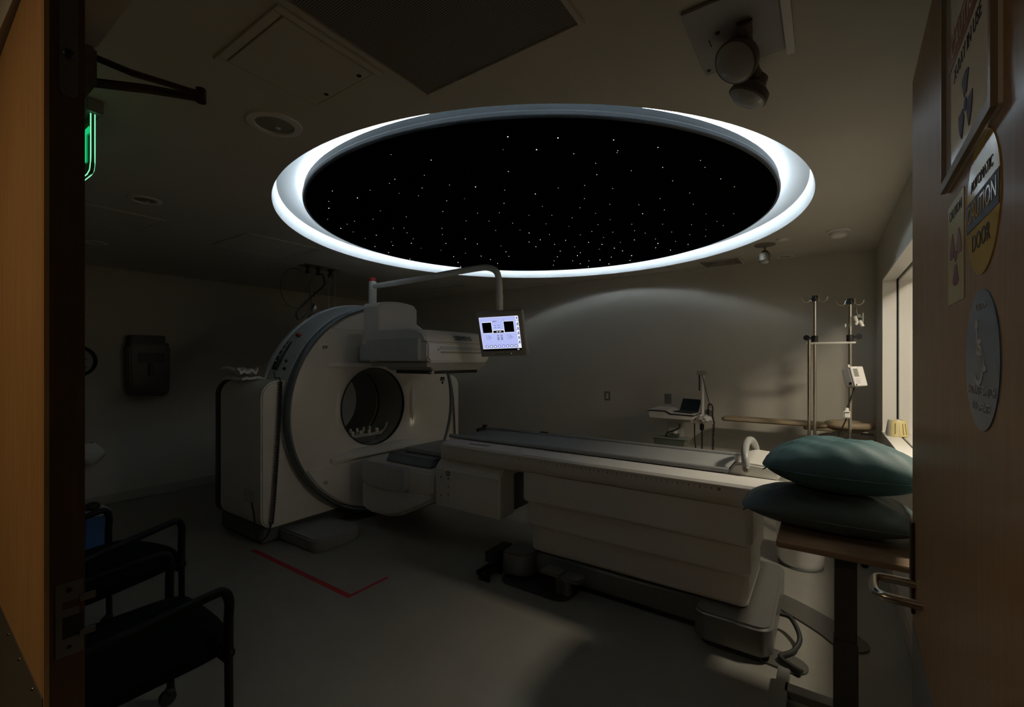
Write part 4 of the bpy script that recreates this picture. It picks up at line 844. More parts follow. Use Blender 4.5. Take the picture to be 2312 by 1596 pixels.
# dark docking rails at the gantry end
m = MB(); m.box((2.52, 1.90, 0.10), (2.75, 1.975, 0.17), 0.003); m.box((2.42, 1.89, 0.045), (2.75, 1.91, 0.075), 0.002); m.box((2.42, 1.955, 0.045), (2.75, 1.975, 0.075), 0.002); m.box((2.45, 1.89, 0.0), (2.47, 1.975, 0.05)); m.box((2.60, 1.90, 0.0), (2.63, 1.97, 0.10)); m.box((2.70, 1.78, 0.05), (2.75, 1.96, 0.12)); dk = m.build('docking_rail', BLACK, t, smooth=0)
m = MB(); m.tube([(2.44, 1.93, 0.06), (2.58, 1.935, 0.065), (2.70, 1.94, 0.16)], 0.006, 8); m.build('lock_rod', STEEL, dk)
m = MB(); m.box((2.53, 1.907, 0.105), (2.519, 1.968, 0.165)); m.build('rail_mouth_patch', HOLE_SHADE, dk, smooth=0)  # flat dark patch painted as the shaded inside of the rail
# support box under the gantry end
m = MB(); m.prism([(2.63, 0.362), (2.63, 0.668), (2.655, 0.695), (2.70, 0.735), (3.30, 0.735), (3.345, 0.695), (3.37, 0.668), (3.37, 0.362), (3.17, 0.362), (3.17, 0.66), (2.83, 0.66), (2.83, 0.362)], 'y', 1.93, 2.57, 0.012, 3, ang=0.6); sb = m.build('support_box', WHITE, t, smooth=40)
m = MB(); m.box((2.835, 1.96, 0.372), (3.165, 2.55, 0.655)); m.build('support_core', BLACK, t, smooth=0)
m = MB()
for k, s_ in enumerate('1234'): m.text(s_, 0.034, (2.629, 2.425, 0.405+0.062*k), (0, -1, 0), (0, 0, 1))
m.lathe([(0.013, -0.003), (0.018, -0.003), (0.018, 0.001), (0.013, 0.001)], (2.629, 2.427, 0.632), 'x', 20)
m.box((2.628, 2.50, 0.590), (2.6305, 2.508, 0.602)); m.box((2.628, 2.50, 0.445), (2.6305, 2.508, 0.457)); m.build('height_scale', INK, sb, smooth=0)
# floor feet and cable at the head end
def foot_strip(pts, wd):
    P = spline(pts, 8); L, Rr = [], []
    for i, p in enumerate(P):
        d = (P[min(i+1, len(P)-1)]-P[max(i-1, 0)]).normalized(); n_ = Vector((-d.y, d.x, 0))*wd/2
        L.append(p+n_); Rr.append(p-n_)
    d = (P[-1]-P[-2]).normalized(); n_ = Vector((-d.y, d.x, 0))
    cap = [P[-1]+(n_*cos(a)+d*sin(a))*wd/2 for a in [pi*k/10 for k in range(1, 10)]]
    m = MB(); m.prism([(q.x, q.y) for q in L+cap+Rr[::-1]], 'z', 0.0006, 0.010, 0.002, 1); return m
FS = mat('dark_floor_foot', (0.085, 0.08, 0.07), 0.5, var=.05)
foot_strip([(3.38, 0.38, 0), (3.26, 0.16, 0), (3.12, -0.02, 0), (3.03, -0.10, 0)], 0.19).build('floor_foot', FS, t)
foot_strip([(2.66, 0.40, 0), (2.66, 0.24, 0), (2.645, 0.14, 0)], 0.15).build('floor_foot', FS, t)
m = MB(); m.tube(spline([(2.96, 0.21, 0.09), (2.95, 0.155, 0.085), (2.84, 0.11, 0.05), (2.74, 0.135, 0.022), (2.64, 0.185, 0.03), (2.60, 0.14, 0.026), (2.575, 0.09, 0.024)], 8), 0.0125, 10)
tag(m.build('power_cable', RUBBER), 'thick black cable curling on the floor behind the table foot', 'cable')

# ------------------------------------------------------------------ floor tape
m = MB(); m.box((1.782, 2.505, 0.0002), (1.820, 3.77, 0.0012)); m.box((1.820, 2.505, 0.0002), (2.112, 2.530, 0.0012))
tag(m.build('floor_tape', TAPE, smooth=0), 'red L shaped tape marking on the floor', 'tape')

# ------------------------------------------------------------------ overbed table with pillows
t = thing('overbed_table', 'brown topped overbed table on a dark metal column', 'overbed table', (2.34, -0.08, 0))
TZ = 0.774
m = MB(); m.prism(rrect(2.15, -0.335, 2.52, 0.167, 0.012), 'z', TZ-0.022, TZ, 0.003, 2); m.build('table_top', WOOD_T, t)
COLM = mat('brown_grey_metal', (0.10, 0.09, 0.075), 0.45, metal=.4, var=.05)
m = MB(); m.box((2.315, -0.112, 0.06), (2.385, -0.028, 0.36), 0.004); m.build('column', COLM, t)
m = MB(); m.box((2.319, -0.108, 0.36), (2.381, -0.032, TZ-0.022), 0.003); m.build('inner_column', COLM, t)
BASEM = mat('grey_base_metal', (0.22, 0.225, 0.22), 0.4, metal=.4, var=.05)
m = MB(); m.box((2.325, -0.31, 0.03), (2.39, 0.15, 0.065), 0.003); m.box((2.05, 0.135, 0.03), (2.50, 0.185, 0.065), 0.003); m.box((2.05, -0.335, 0.03), (2.50, -0.295, 0.065), 0.003); m.build('base', BASEM, t, smooth=0)
for x, y in ((2.09, 0.16), (2.46, 0.16), (2.09, -0.315), (2.46, -0.315)):
    m = MB(); m.lathe([(0, -0.009), (0.0155, -0.008), (0.0155, 0.008), (0, 0.009)], (x, y, 0.0158), 'y', 16); m.box((x-0.012, y-0.012, 0.026), (x+0.012, y+0.012, 0.032)); m.build('caster', RUBBER, t)
def pillow(name, lab, cx, cy, z0, L, Wd, H, mt, sag, seed, rz=0, tilt=0.0, top=True):
    rnd = random.Random(seed); ph = [rnd.uniform(0, 6.28) for _ in range(8)]
    def prof(u, v):
        return max(0, 1-abs(u)**2.5)**0.78 * max(0, 1-abs(v)**2.4)**0.5
    def outline(u, v):
        k = 1-0.03*(1-u*u)*abs(v)**3-0.10*u**4*abs(v); kk = 1-0.02*(1-v*v)*abs(u)**3-0.10*v**4*abs(u)
        return Wd/2*v*k, L/2*u*kk
    cr = cos(rz), sin(rz)
    def P(u, v, sgn):
        x, y = outline(u, v); h = prof(u, v)
        wr = 0.004*sin(9*u+4*v+ph[0])*h + 0.003*sin(15*u-11*v+ph[1])*h + 0.006*sin(5*v+3*u+ph[2])*h
        wr += 0.007*math.exp(-((u*0.8+v*1.0-0.05)/0.05)**2)*h*(1 if sgn > 0 else 0) + 0.006*math.exp(-((u*0.8+v*1.0+0.18)/0.05)**2)*h*(1 if sgn > 0 else 0)
        zz = (H*(0.60 if sgn > 0 else 0.40))*h*sgn + (wr if sgn > 0 else 0)
        mid = H*0.40 + sag*(u*u) + tilt*u
        if sgn < 0: zz = max(zz+mid, 0.0 if abs(u) < 0.9 else 0.0)-mid
        X = cx+x*cr[0]-y*cr[1]; Y = cy+x*cr[1]+y*cr[0]
        return (X, Y, z0+mid+zz)
    m = MB(); N1, N2 = 44, 30
    m.grid(lambda a, b: P(2*a-1, 2*b-1, 1), N1, N2); m.grid(lambda a, b: P(2*a-1, 2*b-1, -1), N1, N2)
    bmesh.ops.remove_doubles(m.bm, verts=m.bm.verts[:], dist=2e-4); bmesh.ops.recalc_face_normals(m.bm, faces=m.bm.faces[:])
    root = tag(m.build(name, mt, smooth=80), lab, 'pillow')
    pts = []
    for k in range(120):
        s_ = k/30; q = s_ % 1
        u, v = ((-1+2*q, -1), (1, -1+2*q), (1-2*q, 1), (-1, 1-2*q))[int(s_)]
        p = Vector(P(u, v, 1)); pts.append(p)
    m = MB(); m.tube(pts, 0.0028, 6, closed=True); m.tube([P(1, -1, 1), Vector(P(1, -1, 1))+Vector((-.006, .016, -.012))], [.004, .002], 6); m.build('piping', mt, root)
    return root
pillow('pillow', 'darker teal pillow at the bottom of the stack on the overbed table', 2.47, -0.005, TZ+0.001, 0.66, 0.40, 0.178, TEALD, 0.006, 2)
pillow('pillow', 'brighter teal piped pillow on top of the stack', 2.46, -0.06, TZ+0.176, 0.60, 0.41, 0.222, TEAL, 0.012, 5)

# ------------------------------------------------------------------ white bin by the table
t = thing('waste_bin', 'white round bin on the floor under the overbed table top', 'bin', (4.0, 0.15, 0))
m = MB(); m.lathe([(0, 0.012), (0.135, 0.012), (0.15, 0.05), (0.165, 0.40), (0.17, 0.41), (0.16, 0.41), (0.145, 0.06), (0, 0.05)], (4.0, 0.15, 0), 'z', 40); m.build('body', WHITE, t)
m = MB(); m.lathe([(0, 0.0), (0.138, 0.0), (0.145, 0.004), (0.142, 0.014), (0, 0.014)], (4.0, 0.15, 0), 'z', 40); m.build('base_ring', DGREY, t)

# ------------------------------------------------------------------ infusion stand and what hangs on it
t = thing('infusion_stand', 'twin pole steel infusion stand near the window', 'infusion stand', (4.35, 0.0, 0))
xp, y1_, y2_, y3_ = 4.35, 0.068, -0.158, 0.105
def hooks(m, x, y, z):
    for a in (0.3, 0.3+pi/2, 0.3+pi, 0.3+3*pi/2):
        d = Vector((sin(a), -cos(a), 0)); b = Vector((x, y, z))
        m.tube(spline([b, b+d*0.018+Vector((0, 0, 0.004)), b+d*0.035-Vector((0, 0, 0.03)), b+d*0.055-Vector((0, 0, 0.042)), b+d*0.08-Vector((0, 0, 0.03)), b+d*0.092-Vector((0, 0, 0.002))], 5), 0.0035, 6)
for y, zt in ((y1_, 1.995), (y2_, 1.955)):
    m = MB(); m.cyl((xp, y, 0.05), (xp, y, zt), 0.0115, 14); m.build('pole', STEEL, t)
    m = MB(); m.box((xp-0.022, y-0.022, zt-0.005), (xp+0.022, y+0.022, zt+0.04), 0.005); m.build('hook_hub', BLACK, t)
    m = MB(); hooks(m, xp, y, zt+0.03); m.build('hook', STEEL, t)
m = MB(); m.cyl((xp-0.01, y3_, 0.05), (xp-0.01, y3_, 1.68), 0.012, 14); m.build('pole', STEEL, t)
m = MB(); m.box((xp-0.016, -0.195, 1.648), (xp+0.016, 0.125, 1.662), 0.004); m.build('tie_bar', mat('bright_bar', (0.85, 0.83, 0.78), 0.45, metal=.2), t)
for y, s_ in ((y1_, 1), (y2_, -1)):
    m = MB(); m.cyl((xp, y, 1.665), (xp, y, 1.715), 0.023, 16); m.tube([(xp, y, 1.695), (xp, y+s_*0.045, 1.70)], 0.008, 8); m.lathe([(0, -.009), (0.022, -.009), (0.022, 0.009), (0, .009)], (xp, y+s_*0.055, 1.70), 'x', 18); m.build('clamp', BLACK, t)
m = MB(); m.box((xp-0.02, -0.19, 0.04), (xp+0.02, 0.13, 0.07), 0.004); m.build('base_bar', DSTEEL, t)
for a in range(5):
    a_ = 2*pi*a/5+0.3; e = Vector((xp+0.26*cos(a_), -0.03+0.26*sin(a_), 0.055))
    m = MB(); m.tube([(xp, -0.03, 0.06), e], 0.012, 8); lg = m.build('base_leg', DSTEEL, t)
    m = MB(); m.lathe([(0, -.012), (0.024, -.01), (0.024, .01), (0, .012)], (e.x, e.y, 0.025), 'x', 16); m.build('caster', RUBBER, lg)
# pump
PMx = Matrix.Translation((4.30, -0.205, 1.40)) @ Matrix.Rotation(rad(-34), 4, 'Z') @ Matrix.Rotation(rad(-14), 4, 'X')
t = thing('infusion_pump', 'white infusion pump with small grey screen clamped to the right pole', 'infusion pump', PMx.translation)
m = MB(); m.prism(rrect(-0.055, -0.075, 0.085, 0.075, 0.008), 'y', 0.0, 0.012, 0.003, 2, PMx); m.build('front_panel', mat('pump_white', (0.88, 0.87, 0.88), 0.35), t)
m = MB(); m.prism(rrect(-0.058, -0.078, 0.078, 0.070, 0.012), 'y', 0.012, 0.075, 0.008, 2, PMx); m.build('housing', mat('pump_grey', (0.33, 0.32, 0.31), .4), t)
m = MB(); m.box((-0.042, -0.001, -0.005), (0.012, 0.002, 0.058), 0.001, 1, PMx); m.build('screen', mat('lcd_grey', (0.30, 0.29, 0.26), 0.2), t)
m = MB()
for k in range(4): m.box((-0.04+0.013*k, -0.0012, -0.022), (-0.033+0.013*k, 0.001, -0.016), M=PMx)
for j in range(3):
    for k in range(4): m.box((-0.042+0.013*k, -0.0006, -0.058+0.011*j), (-0.033+0.013*k, 0.001, -0.051+0.011*j), M=PMx)
m.box((0.022, -0.0005, -0.07), (0.0235, 0.001, 0.072), M=PMx)
m.build('key', mat('pump_keys', (0.52, 0.52, 0.58), .4), t, smooth=0)
m = MB(); m.cyl(PMx @ Vector((-0.043, -0.002, -0.066)), PMx @ Vector((-0.043, 0.002, -0.066)), 0.006, 12); m.cyl(PMx @ Vector((-0.061, 0.03, -0.05)), PMx @ Vector((-0.056, 0.03, -0.05)), 0.010, 14); m.build('dial', BLACK, t)
m = MB(); m.cyl(PMx @ Vector((-0.045, 0.02, 0.07)), PMx @ Vector((-0.045, 0.02, 0.092)), 0.008, 12); m.build('stub', WHITE, t)
m = MB(); m.box((4.325, -0.185, 1.325), (4.385, -0.13, 1.36), 0.005); m.build('pole_clamp', BLACK, t)
m = MB(); m.tube(spline([(4.335, -0.19, 1.33), (4.33, -0.17, 1.25), (4.325, -0.145, 1.165), (4.32, -0.138, 1.14)], 8), 0.0055, 8)
m.tube(spline([(4.32, -0.135, 1.07), (4.32, -0.11, 1.0), (4.33, -0.08, 0.9), (4.33, -0.05, 0.6), (4.33, -0.04, 0.35)], 8), 0.005, 8)
pc = m.build('pump_cord', RUBBER); tag(pc, 'black power cord of the pump with a white adapter', 'cord')
m = MB(); m.box((4.295, -0.158, 1.075), (4.335, -0.115, 1.135), 0.008); m.lathe([(0.014, 1.134), (0.012, 1.15), (0.006, 1.155)], (4.317, -0.137, 0), 'z', 14); m.build('adapter', WHITE, pc)
m = MB(); m.box((4.2925, -0.153, 1.118), (4.2955, -0.125, 1.123)); m.build('adapter_slot', BLACK, pc)
# clip and tubing hanging from the right hooks
t = thing('tubing_clip', 'clear and white tubing clip hanging from the right pole hooks', 'tubing clip', (4.33, -0.2, 1.78))
m = MB(); m.tube(spline([(4.33, -0.195, 1.925), (4.33, -0.20, 1.88), (4.33, -0.205, 1.86)], 5), 0.003, 6); m.box((4.322, -0.222, 1.845), (4.338, -0.202, 1.868), 0.003); m.tube([(4.33, -0.235, 1.878), (4.33, -0.235, 1.80)], 0.005, 8); m.box((4.32, -0.245, 1.84), (4.34, -0.222, 1.85), 0.002); m.build('tubing', mat('clear_green_plastic', (0.30, 0.34, 0.28), .2), t)
m = MB(); m.tube(spline([(4.325, -0.188, 1.855), (4.322, -0.192, 1.83), (4.32, -0.200, 1.81), (4.32, -0.192, 1.79)], 5), [0.012]*8+[0.010]*8, 10); m.build('connector', WHITE, t)
m = MB(); m.tube([(4.32, -0.215, 1.82), (4.32, -0.235, 1.775)], 0.011, 10); m.build('connector', WHITE, t)
m = MB(); m.ball((4.33, -0.128, 1.787), 0.010, (1, .7, 1.5), 10, 8); m.build('drip_cap', WHITE, t)

# ------------------------------------------------------------------ tan padded board in front of the far wall
t = thing('padded_board', 'long tan padded board with a ring headrest before the far wall', 'padded board', (4.8, 0.2, 0))
def board_poly():
    return [(4.73+x, y) for x, y in rrect(0, -0.02, 0.20, 0.83, [0.07, 0.05, 0.03, 0.03])]
m = MB(); m.prism(board_poly(), 'z', 0.935, 0.972, 0.012, 3); m.build('pad', TAN, t, smooth=50)
m = MB(); m.prism([(4.75+x, y) for x, y in rrect(0, -0.30, 0.16, 0.16, 0.03)], 'z', 0.905, 0.936, 0.008); m.build('tray', TANP, t)
m = MB()
pts = [(4.83+0.11*cos(2*pi*k/48), -0.17+0.15*sin(2*pi*k/48), 0.965) for k in range(48)]
m.tube(pts, 0.030, 10, closed=True); m.build('headrest_ring', TAN, t, smooth=50)
m = MB(); m.box((4.79, -0.13, 0.04), (4.87, -0.05, 0.906), 0.006); m.build('pedestal', DSTEEL, t)
m = MB(); m.prism(rrect(4.68, -0.30, 4.98, 0.30, 0.05), 'z', 0.0, 0.04, 0.006); m.build('pedestal_foot', DSTEEL, t)
m = MB(); m.box((4.70, -0.325, 0.905), (4.735, -0.24, 0.918), 0.003); m.build('release_lever', BLACK, t)

# ------------------------------------------------------------------ laptop cart
t = thing('medical_cart', 'white medical cart with a shaped work tray against the far wall', 'cart', (4.72, 1.25, 0))
m = MB(); m.prism([(1.47, 1.005), (1.44, 1.012), (1.30, 1.010), (1.255, 0.985), (1.04, 0.982), (1.03, 0.975), (1.05, 0.94), (1.46, 0.94)], 'x', 4.55, 4.90, 0.010, 3, ang=0.3); m.build('work_tray', WHITE, t, smooth=40)
m = MB(); m.prism([(1.478, 1.014), (1.44, 1.021), (1.30, 1.019), (1.25, 0.994), (1.03, 0.990), (1.03, 0.982), (1.255, 0.985), (1.30, 1.010), (1.44, 1.012), (1.478, 1.006)], 'x', 4.545, 4.905); m.build('tray_edging', BLACK, t, smooth=0)
m = MB(); m.prism([(1.478, 1.0145), (1.44, 1.0215), (1.30, 1.0195), (1.25, 0.9945), (1.03, 0.9905), (1.03, 0.998), (1.25, 1.002), (1.30, 1.027), (1.44, 1.029), (1.478, 1.022)], 'x', 4.55, 4.90, 0.002, 1); m.build('work_surface', WHITE, t, smooth=0)
m = MB(); m.box((4.58, 1.06, 0.915), (4.87, 1.43, 0.939), 0.006); m.build('drawer', mat('cart_grey', (0.50, 0.47, 0.42), .4), t)
m = MB(); m.box((4.66, 1.17, 0.10), (4.76, 1.31, 0.915), 0.01); m.build('lift_column', mat('cart_column', (0.46, 0.45, 0.42), .4), t)
m = MB(); m.box((4.60, 1.02, 0.055), (4.85, 1.46, 0.10), 0.02); m.build('cart_base', MATS['cart_column'], t)
for x, y in ((4.63, 1.06), (4.63, 1.42), (4.82, 1.06), (4.82, 1.42)):
    m = MB(); m.lathe([(0, -.015), (0.028, -.013), (0.028, .013), (0, .015)], (x, y, 0.0285), 'x', 16); m.build('caster', RUBBER, t)
m = MB(); m.prism([(1.405, 0.755), (1.385, 0.645), (1.125, 0.645), (1.105, 0.755)], 'x', 4.50, 4.66, 0.008); m.mi = 1; m.box((4.492, 1.09, 0.750), (4.668, 1.42, 0.762), 0.004)
bk = m.build('storage_basket', [mat('green_clear_basket', (0.13, 0.15, 0.12), 0.2), mat('basket_rim', (0.28, 0.30, 0.27), .25)], t)
m = MB(); m.tube(spline([(4.53, 1.29, 0.72), (4.53, 1.28, 0.80), (4.54, 1.22, 0.83), (4.55, 1.17, 0.86), (4.56, 1.165, 0.90)], 6), 0.008, 8); m.build('basket_cable', RUBBER, bk)
m = MB(); m.box((4.52, 1.18, 0.76), (4.60, 1.26, 0.80), 0.004); m.mi = 1; m.box((4.54, 1.19, 0.80), (4.58, 1.22, 0.835), 0.004); m.build('charger', [mat('charger_green', (0.07, 0.09, 0.07), .5), WHITE], bk)
m = MB(); m.tube(spline([(4.75, 1.07, 0.92), (4.70, 1.06, 0.80), (4.68, 1.05, 0.70), (4.68, 1.03, 0.55), (4.68, 1.02, 0.4)], 6), 0.006, 8); m.build('side_cable', RUBBER, t)
m = MB(); m.lathe([(0.017, 0.90), (0.016, 1.385), (0, 1.386)], (4.74, 0.995, 0), 'z', 18); m.box((4.66, 0.975, 0.90), (4.80, 1.06, 0.93), 0.006); m.build('accessory_pole', WHITE, t)
m = MB(); m.box((4.715, 0.955, 1.372), (4.765, 1.045, 1.418), 0.006); m.build('pole_head', mat('pole_head_grey', (0.36, 0.34, 0.30), .5), t)
m = MB(); m.tube([(4.72, 1.02, 1.375), (4.72, 1.018, 1.22)], 0.007, 6); m.tube(spline([(4.72, 0.99, 1.375), (4.73, 0.96, 1.22), (4.76, 0.925, 1.05)], 6), 0.0035, 6); m.build('hanging_lead', RUBBER, t)
# laptop on the tray
LM = Matrix.Translation((4.62, 1.13, 0.999)) @ Matrix.Rotation(rad(90+3), 4, 'Z')
t = thing('laptop', 'open black laptop on the white cart tray', 'laptop', LM.translation)
LPM = Matrix.Translation((4.72, 1.145, 0.997)) @ Matrix.Rotation(rad(-106), 4, 'Z')
m = MB(); m.box((-0.10, -0.09, 0.0), (0.10, 0.05, 0.012), 0.003, 2, LPM); kb = m.build('keyboard_deck', BLACK, t)
SCM = LPM @ Matrix.Translation((0, 0.05, 0.010)) @ Matrix.Rotation(rad(-28), 4, 'X')
m = MB(); m.prism(rrect(-0.10, 0.0, 0.10, 0.135, 0.008), 'y', 0, 0.008, 0.002, 1, SCM); lid = m.build('lid', BLACK, t)
m = MB(); m.box((-0.088, -0.001, 0.012), (0.088, 0.001, 0.125), M=SCM); m.build('display', mat('dark_display', (0.006, 0.007, 0.006), 0.3), lid, smooth=0)
m = MB()
for j in range(4):
    for k in range(10): m.box((-0.09+0.018*k, -0.02+0.015*j-0.03, 0.0115), (-0.076+0.018*k, -0.008+0.015*j-0.03, 0.0132), M=LPM)
m.build('key', mat('laptop_key', (0.03, 0.03, 0.03), .5), kb, smooth=0)
# gloves / cloth and plug beside the cart
m = MB(); random.seed(4)
def wad(u, v):
    a = 2*pi*u; b = pi*v; r = 1+0.22*sin(3*a+4*b)+0.15*sin(7*a-3*b)
    return (4.66+0.05*r*sin(b)*cos(a), 0.965+0.06*r*sin(b)*sin(a), 0.955+0.032*r*cos(b))
m.grid(wad, 26, 16); tag(m.build('crumpled_cloth', CLOTH, smooth=60), 'crumpled white cloth at the foot of the cart pole', 'cloth')
m = MB(); m.box((4.64, 0.965, 0.84), (4.68, 1.0, 0.905), 0.006); m.tube(spline([(4.66, 0.983, 0.845), (4.66, 0.982, 0.70), (4.66, 0.985, 0.55), (4.66, 0.97, 0.35)], 6), 0.007, 8); tag(m.build('hanging_plug', BLACK), 'black plug and cable hanging below the white cloth', 'plug')
t = thing('handset_cord', 'black handset cord with coiled lower end hanging right of the cart', 'cord', (4.76, 0.92, 0.5))
m = MB(); m.tube(spline([(4.76, 0.945, 1.03), (4.76, 0.945, 1.075), (4.76, 0.925, 1.09), (4.76, 0.905, 1.06), (4.76, 0.905, 0.98), (4.76, 0.89, 0.90)], 8), 0.007, 8); m.tube(helix([(4.76, 0.895, 0.90), (4.76, 0.90, 0.80), (4.76, 0.905, 0.60), (4.76, 0.905, 0.45)], 0.009, 30, 8), 0.004, 5); m.build('cord', RUBBER, t)
m = MB(); m.box((4.745, 0.935, 0.985), (4.775, 0.958, 1.04), 0.005); m.build('handset', BLACK, t)

# ------------------------------------------------------------------ wall plates
def plate(name, label, y0, y1, z0, z1, mt, holes=None):
    t = thing(name, label, name.replace('_', ' '), (XB-0.003, (y0+y1)/2, z0))
    m = MB(); m.box((XB-0.007, y0, z0), (XB-0.0003, y1, z1), 0.002); m.build('plate', mt, t)
    if holes:
        for zz in holes:
            m = MB(); m.prism([(a+(y0+y1)/2, b+zz) for a, b in rrect(-0.017, -0.014, 0.017, 0.014, 0.012)], 'x', XB-0.0095, XB-0.006); so = m.build('socket', WHITE, t)
            m = MB(); m.box((XB-0.0102, (y0+y1)/2-0.009, zz-0.005), (XB-0.009, (y0+y1)/2-0.006, zz+0.006)); m.box((XB-0.0102, (y0+y1)/2+0.006, zz-0.005), (XB-0.009, (y0+y1)/2+0.009, zz+0.006)); m.build('slot', BLACK, so, smooth=0)
    return t
PG = mat('grey_wall_plate', (0.19, 0.185, 0.17), 0.4, var=.03)
plate('wall_outlet', 'grey double wall outlet left of the laptop cart', 2.112, 2.185, 1.038, 1.146, PG, (1.108, 1.074))
plate('blank_wall_plate', 'blank grey wall plate right above the cart tray', 1.397, 1.47, 1.035, 1.145, PG)
plate('wall_box', 'grey wall box behind the black handset cord', 0.972, 1.066, 0.905, 0.992, PG)

# ------------------------------------------------------------------ tape roll on the window sill
t = thing('tape_roll', 'yellow and white roll of warning tape on the bright window sill', 'tape roll', (4.36, -0.437, WZ0+0.02))
TY = mat('tape_yellow', (0.80, 0.68, 0.32), 0.35, var=.06, vscale=40); TWm = mat('tape_white', (0.72, 0.68, 0.58), .35); TKm = mat('tape_print', (0.22, 0.18, 0.04), .4)
zc = WZ0+0.0225; cx_, cy_ = 4.36, -0.437
m = MB(); m.lathe([(0.03, zc), (0.062, zc), (0.068, zc+0.02), (0.055, zc+0.11), (0.05, zc+0.118), (0.03, zc+0.118), (0.03, zc)], (cx_, cy_, 0), 'z', 32); m.build('roll', TWm, t)
m = MB(); tt = bmesh.new()
for a0, a1 in ((186, 236), (140, 180)):
    vs = [[tt.verts.new((cx_+r_*cos(rad(a0+(a1-a0)*k/8)), cy_+r_*sin(rad(a0+(a1-a0)*k/8)), z_)) for k in range(9)] for r_, z_ in ((0.0655, zc+0.001), (0.0695, zc+0.02), (0.0565, zc+0.11), (0.051, zc+0.1195))]
    for i in range(3):
        for k in range(8): tt.faces.new((vs[i][k], vs[i][k+1], vs[i+1][k+1], vs[i+1][k]))
m._take(tt); m.build('printed_band', TY, t)
for a_ in (205, 222, 165):
    m = MB()
    for zz in (0.025, 0.092):
        r_ = 0.0693-(zz-0.02)*0.145+0.001; m.ball((cx_+r_*cos(rad(a_)), cy_+r_*sin(rad(a_)), zc+zz), 0.005, (.6, .6, 1), 8, 6)
    m.tube([(cx_+(0.0693-(q-0.02)*0.145+0.0004)*cos(rad(a_)), cy_+(0.0693-(q-0.02)*0.145+0.0004)*sin(rad(a_)), zc+q) for q in (0.02, 0.04, 0.058, 0.078, 0.095)], 0.0024, 6)
    m.build('print_mark', TKm, t)

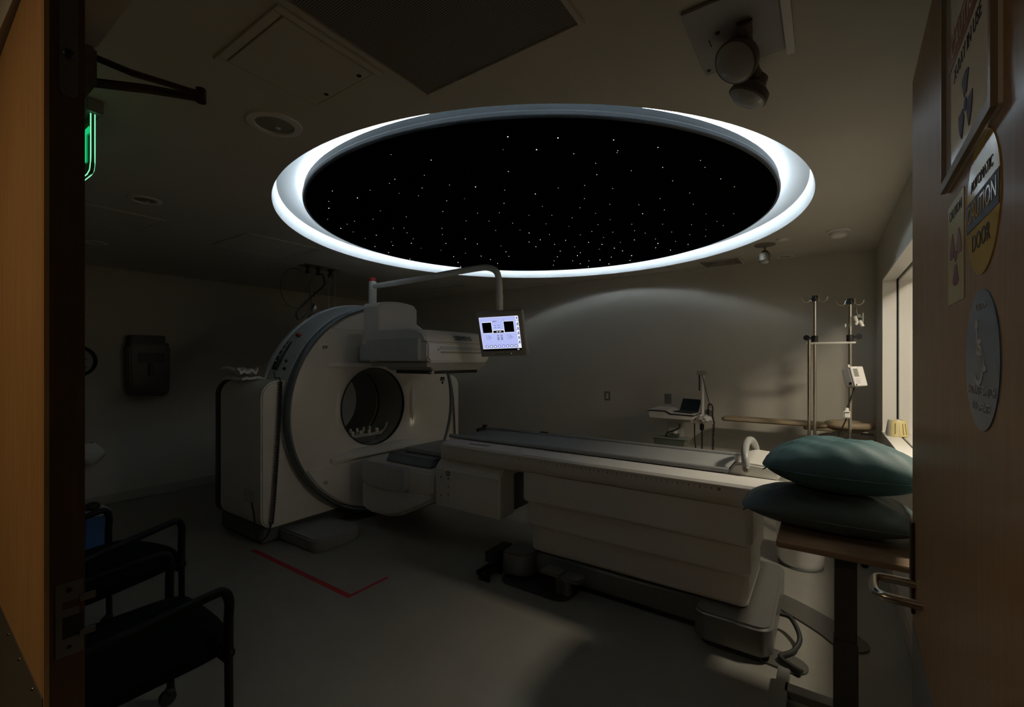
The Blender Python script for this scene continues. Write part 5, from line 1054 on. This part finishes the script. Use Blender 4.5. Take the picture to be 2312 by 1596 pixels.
# ------------------------------------------------------------------ chairs and the blue bin at the left
CHF = mat('black_chair_frame', (0.006, 0.006, 0.0065), 0.5, spec=0.2, var=0.1)
def make_chair():
    t = thing('arm_chair', 'x', 'chair', (0, 0, 0), 0, 'black arm chairs inside the door', local=True)
    # faces +x, front legs at x=0, width .58 along y (0 = right side, nearer to us)
    W_ = 0.56
    sp_ = []
    m = MB(); P = rrect(-0.47, 0.035, 0.045, W_-0.035, [0.06, 0.06, 0.05, 0.05])
    def st(u, v, s_):
        a, b = 2*u-1, 2*v-1; k = 1/max(1, (abs(a)**5+abs(b)**5)**0.2*1.0)
        e = max(0, (1-a**6)*(1-b**6))
        return (-0.2125+0.2625*a*(1-0.05*b**4*abs(a)), W_/2+(W_/2-0.03)*b*(1-0.06*a**4*abs(b)), 0.452+(0.058*e**0.4+0.012*(1-b*b) if s_ > 0 else -0.062*e**0.25))
    m.grid(lambda u, v: st(u, v, 1), 24, 24); m.grid(lambda u, v: st(u, v, -1), 24, 24)
    bmesh.ops.remove_doubles(m.bm, verts=m.bm.verts[:], dist=1e-4); m.build('seat', FABRIC, t, local=True)
    def bk(u, v):
        y = 0.04+(W_-0.08)*u; z = 0.50+0.40*v; return (-0.47-0.10*v-0.035*sin(pi*u), y, z)
    m = MB(); m.grid(bk, 12, 10); m.grid(lambda u, v: tuple(Vector(bk(u, v))+Vector((-0.03, 0, 0))), 12, 10)
    for f in (lambda u, v: (0, u), lambda u, v: (1, u), lambda u, v: (u, 0), lambda u, v: (u, 1)): m.grid(lambda u, v, f=f: tuple(Vector(bk(*f(u, v)))+Vector((-0.03*v, 0, 0))), 12, 1)
    bmesh.ops.remove_doubles(m.bm, verts=m.bm.verts[:], dist=1e-4); m.build('backrest', FABRIC, t, local=True)
    for y in (0.0, W_):
        m = MB(); m.tube(spline([(0.0, y, 0.43), (0.0, y, 0.55), (0.002, y, 0.625), (-0.018, y, 0.665), (-0.06, y, 0.668), (-0.20, y, 0.655), (-0.40, y, 0.635), (-0.48, y, 0.620)], 7), 0.0165, 12); m.build('armrest', CHF, t, local=True)
        m = MB(); m.tube([(0.0, y, 0.43), (0.002, y, 0.20), (0.004, y, 0.065)], 0.0145, 10); m.ball((0.0, y, 0.43), 0.022, u=12, v=8); lg = m.build('leg', CHF, t, local=True)
        m = MB(); m.lathe([(0, -.016), (0.030, -.014), (0.033, 0), (0.030, .014), (0, .016)], (-0.008, y, 0.0335), 'y', 18); m.ball((0.0, y, 0.055), 0.022, u=10, v=6); m.build('caster', RUBBER, lg, local=True)
        m = MB(); m.tube(spline([(-0.575, y, 0.90), (-0.50, y, 0.62), (-0.47, y, 0.42), (-0.48, y, 0.20), (-0.52, y, 0.065)], 6), 0.0145, 10); lg = m.build('leg', CHF, t, local=True)
        m = MB(); m.lathe([(0, -.016), (0.030, -.014), (0.033, 0), (0.030, .014), (0, .016)], (-0.525, y, 0.0335), 'y', 18); m.ball((-0.52, y, 0.055), 0.022, u=10, v=6); m.build('caster', RUBBER, lg, local=True)
    m = MB(); m.tube([(0, 0, 0.40), (0, W_, 0.40)], 0.012, 8); m.tube([(-0.47, 0, 0.40), (-0.47, W_, 0.40)], 0.012, 8); m.build('seat_rail', CHF, t, local=True)
    return t
ch = make_chair(); ch.location = (0.785, 1.825, 0); ch['label'] = 'nearest black arm chair, closest to the open left door edge'
copy_tree(ch, (0.985, 2.83, 0), rad(17.7), 'black arm chair farther from us, behind the nearest chair')
t = thing('step_bin', 'blue bin with white lid on the floor behind the far chair', 'bin', (1.06, 4.72, 0))
m = MB(); m.prism(rrect(0.96, 4.62, 1.13, 4.82, 0.04), 'z', 0.0, 0.315, 0.01); m.build('body', BLUEB, t)
m = MB(); m.prism(rrect(0.95, 4.61, 1.14, 4.83, 0.045), 'z', 0.316, 0.355, 0.012); m.build('lid', WHITE, t)
m = MB(); m.ball((1.04, 4.70, 0.378), 0.05, (1, 1, .7), 16, 10); m.build('knob', BLACK, t)
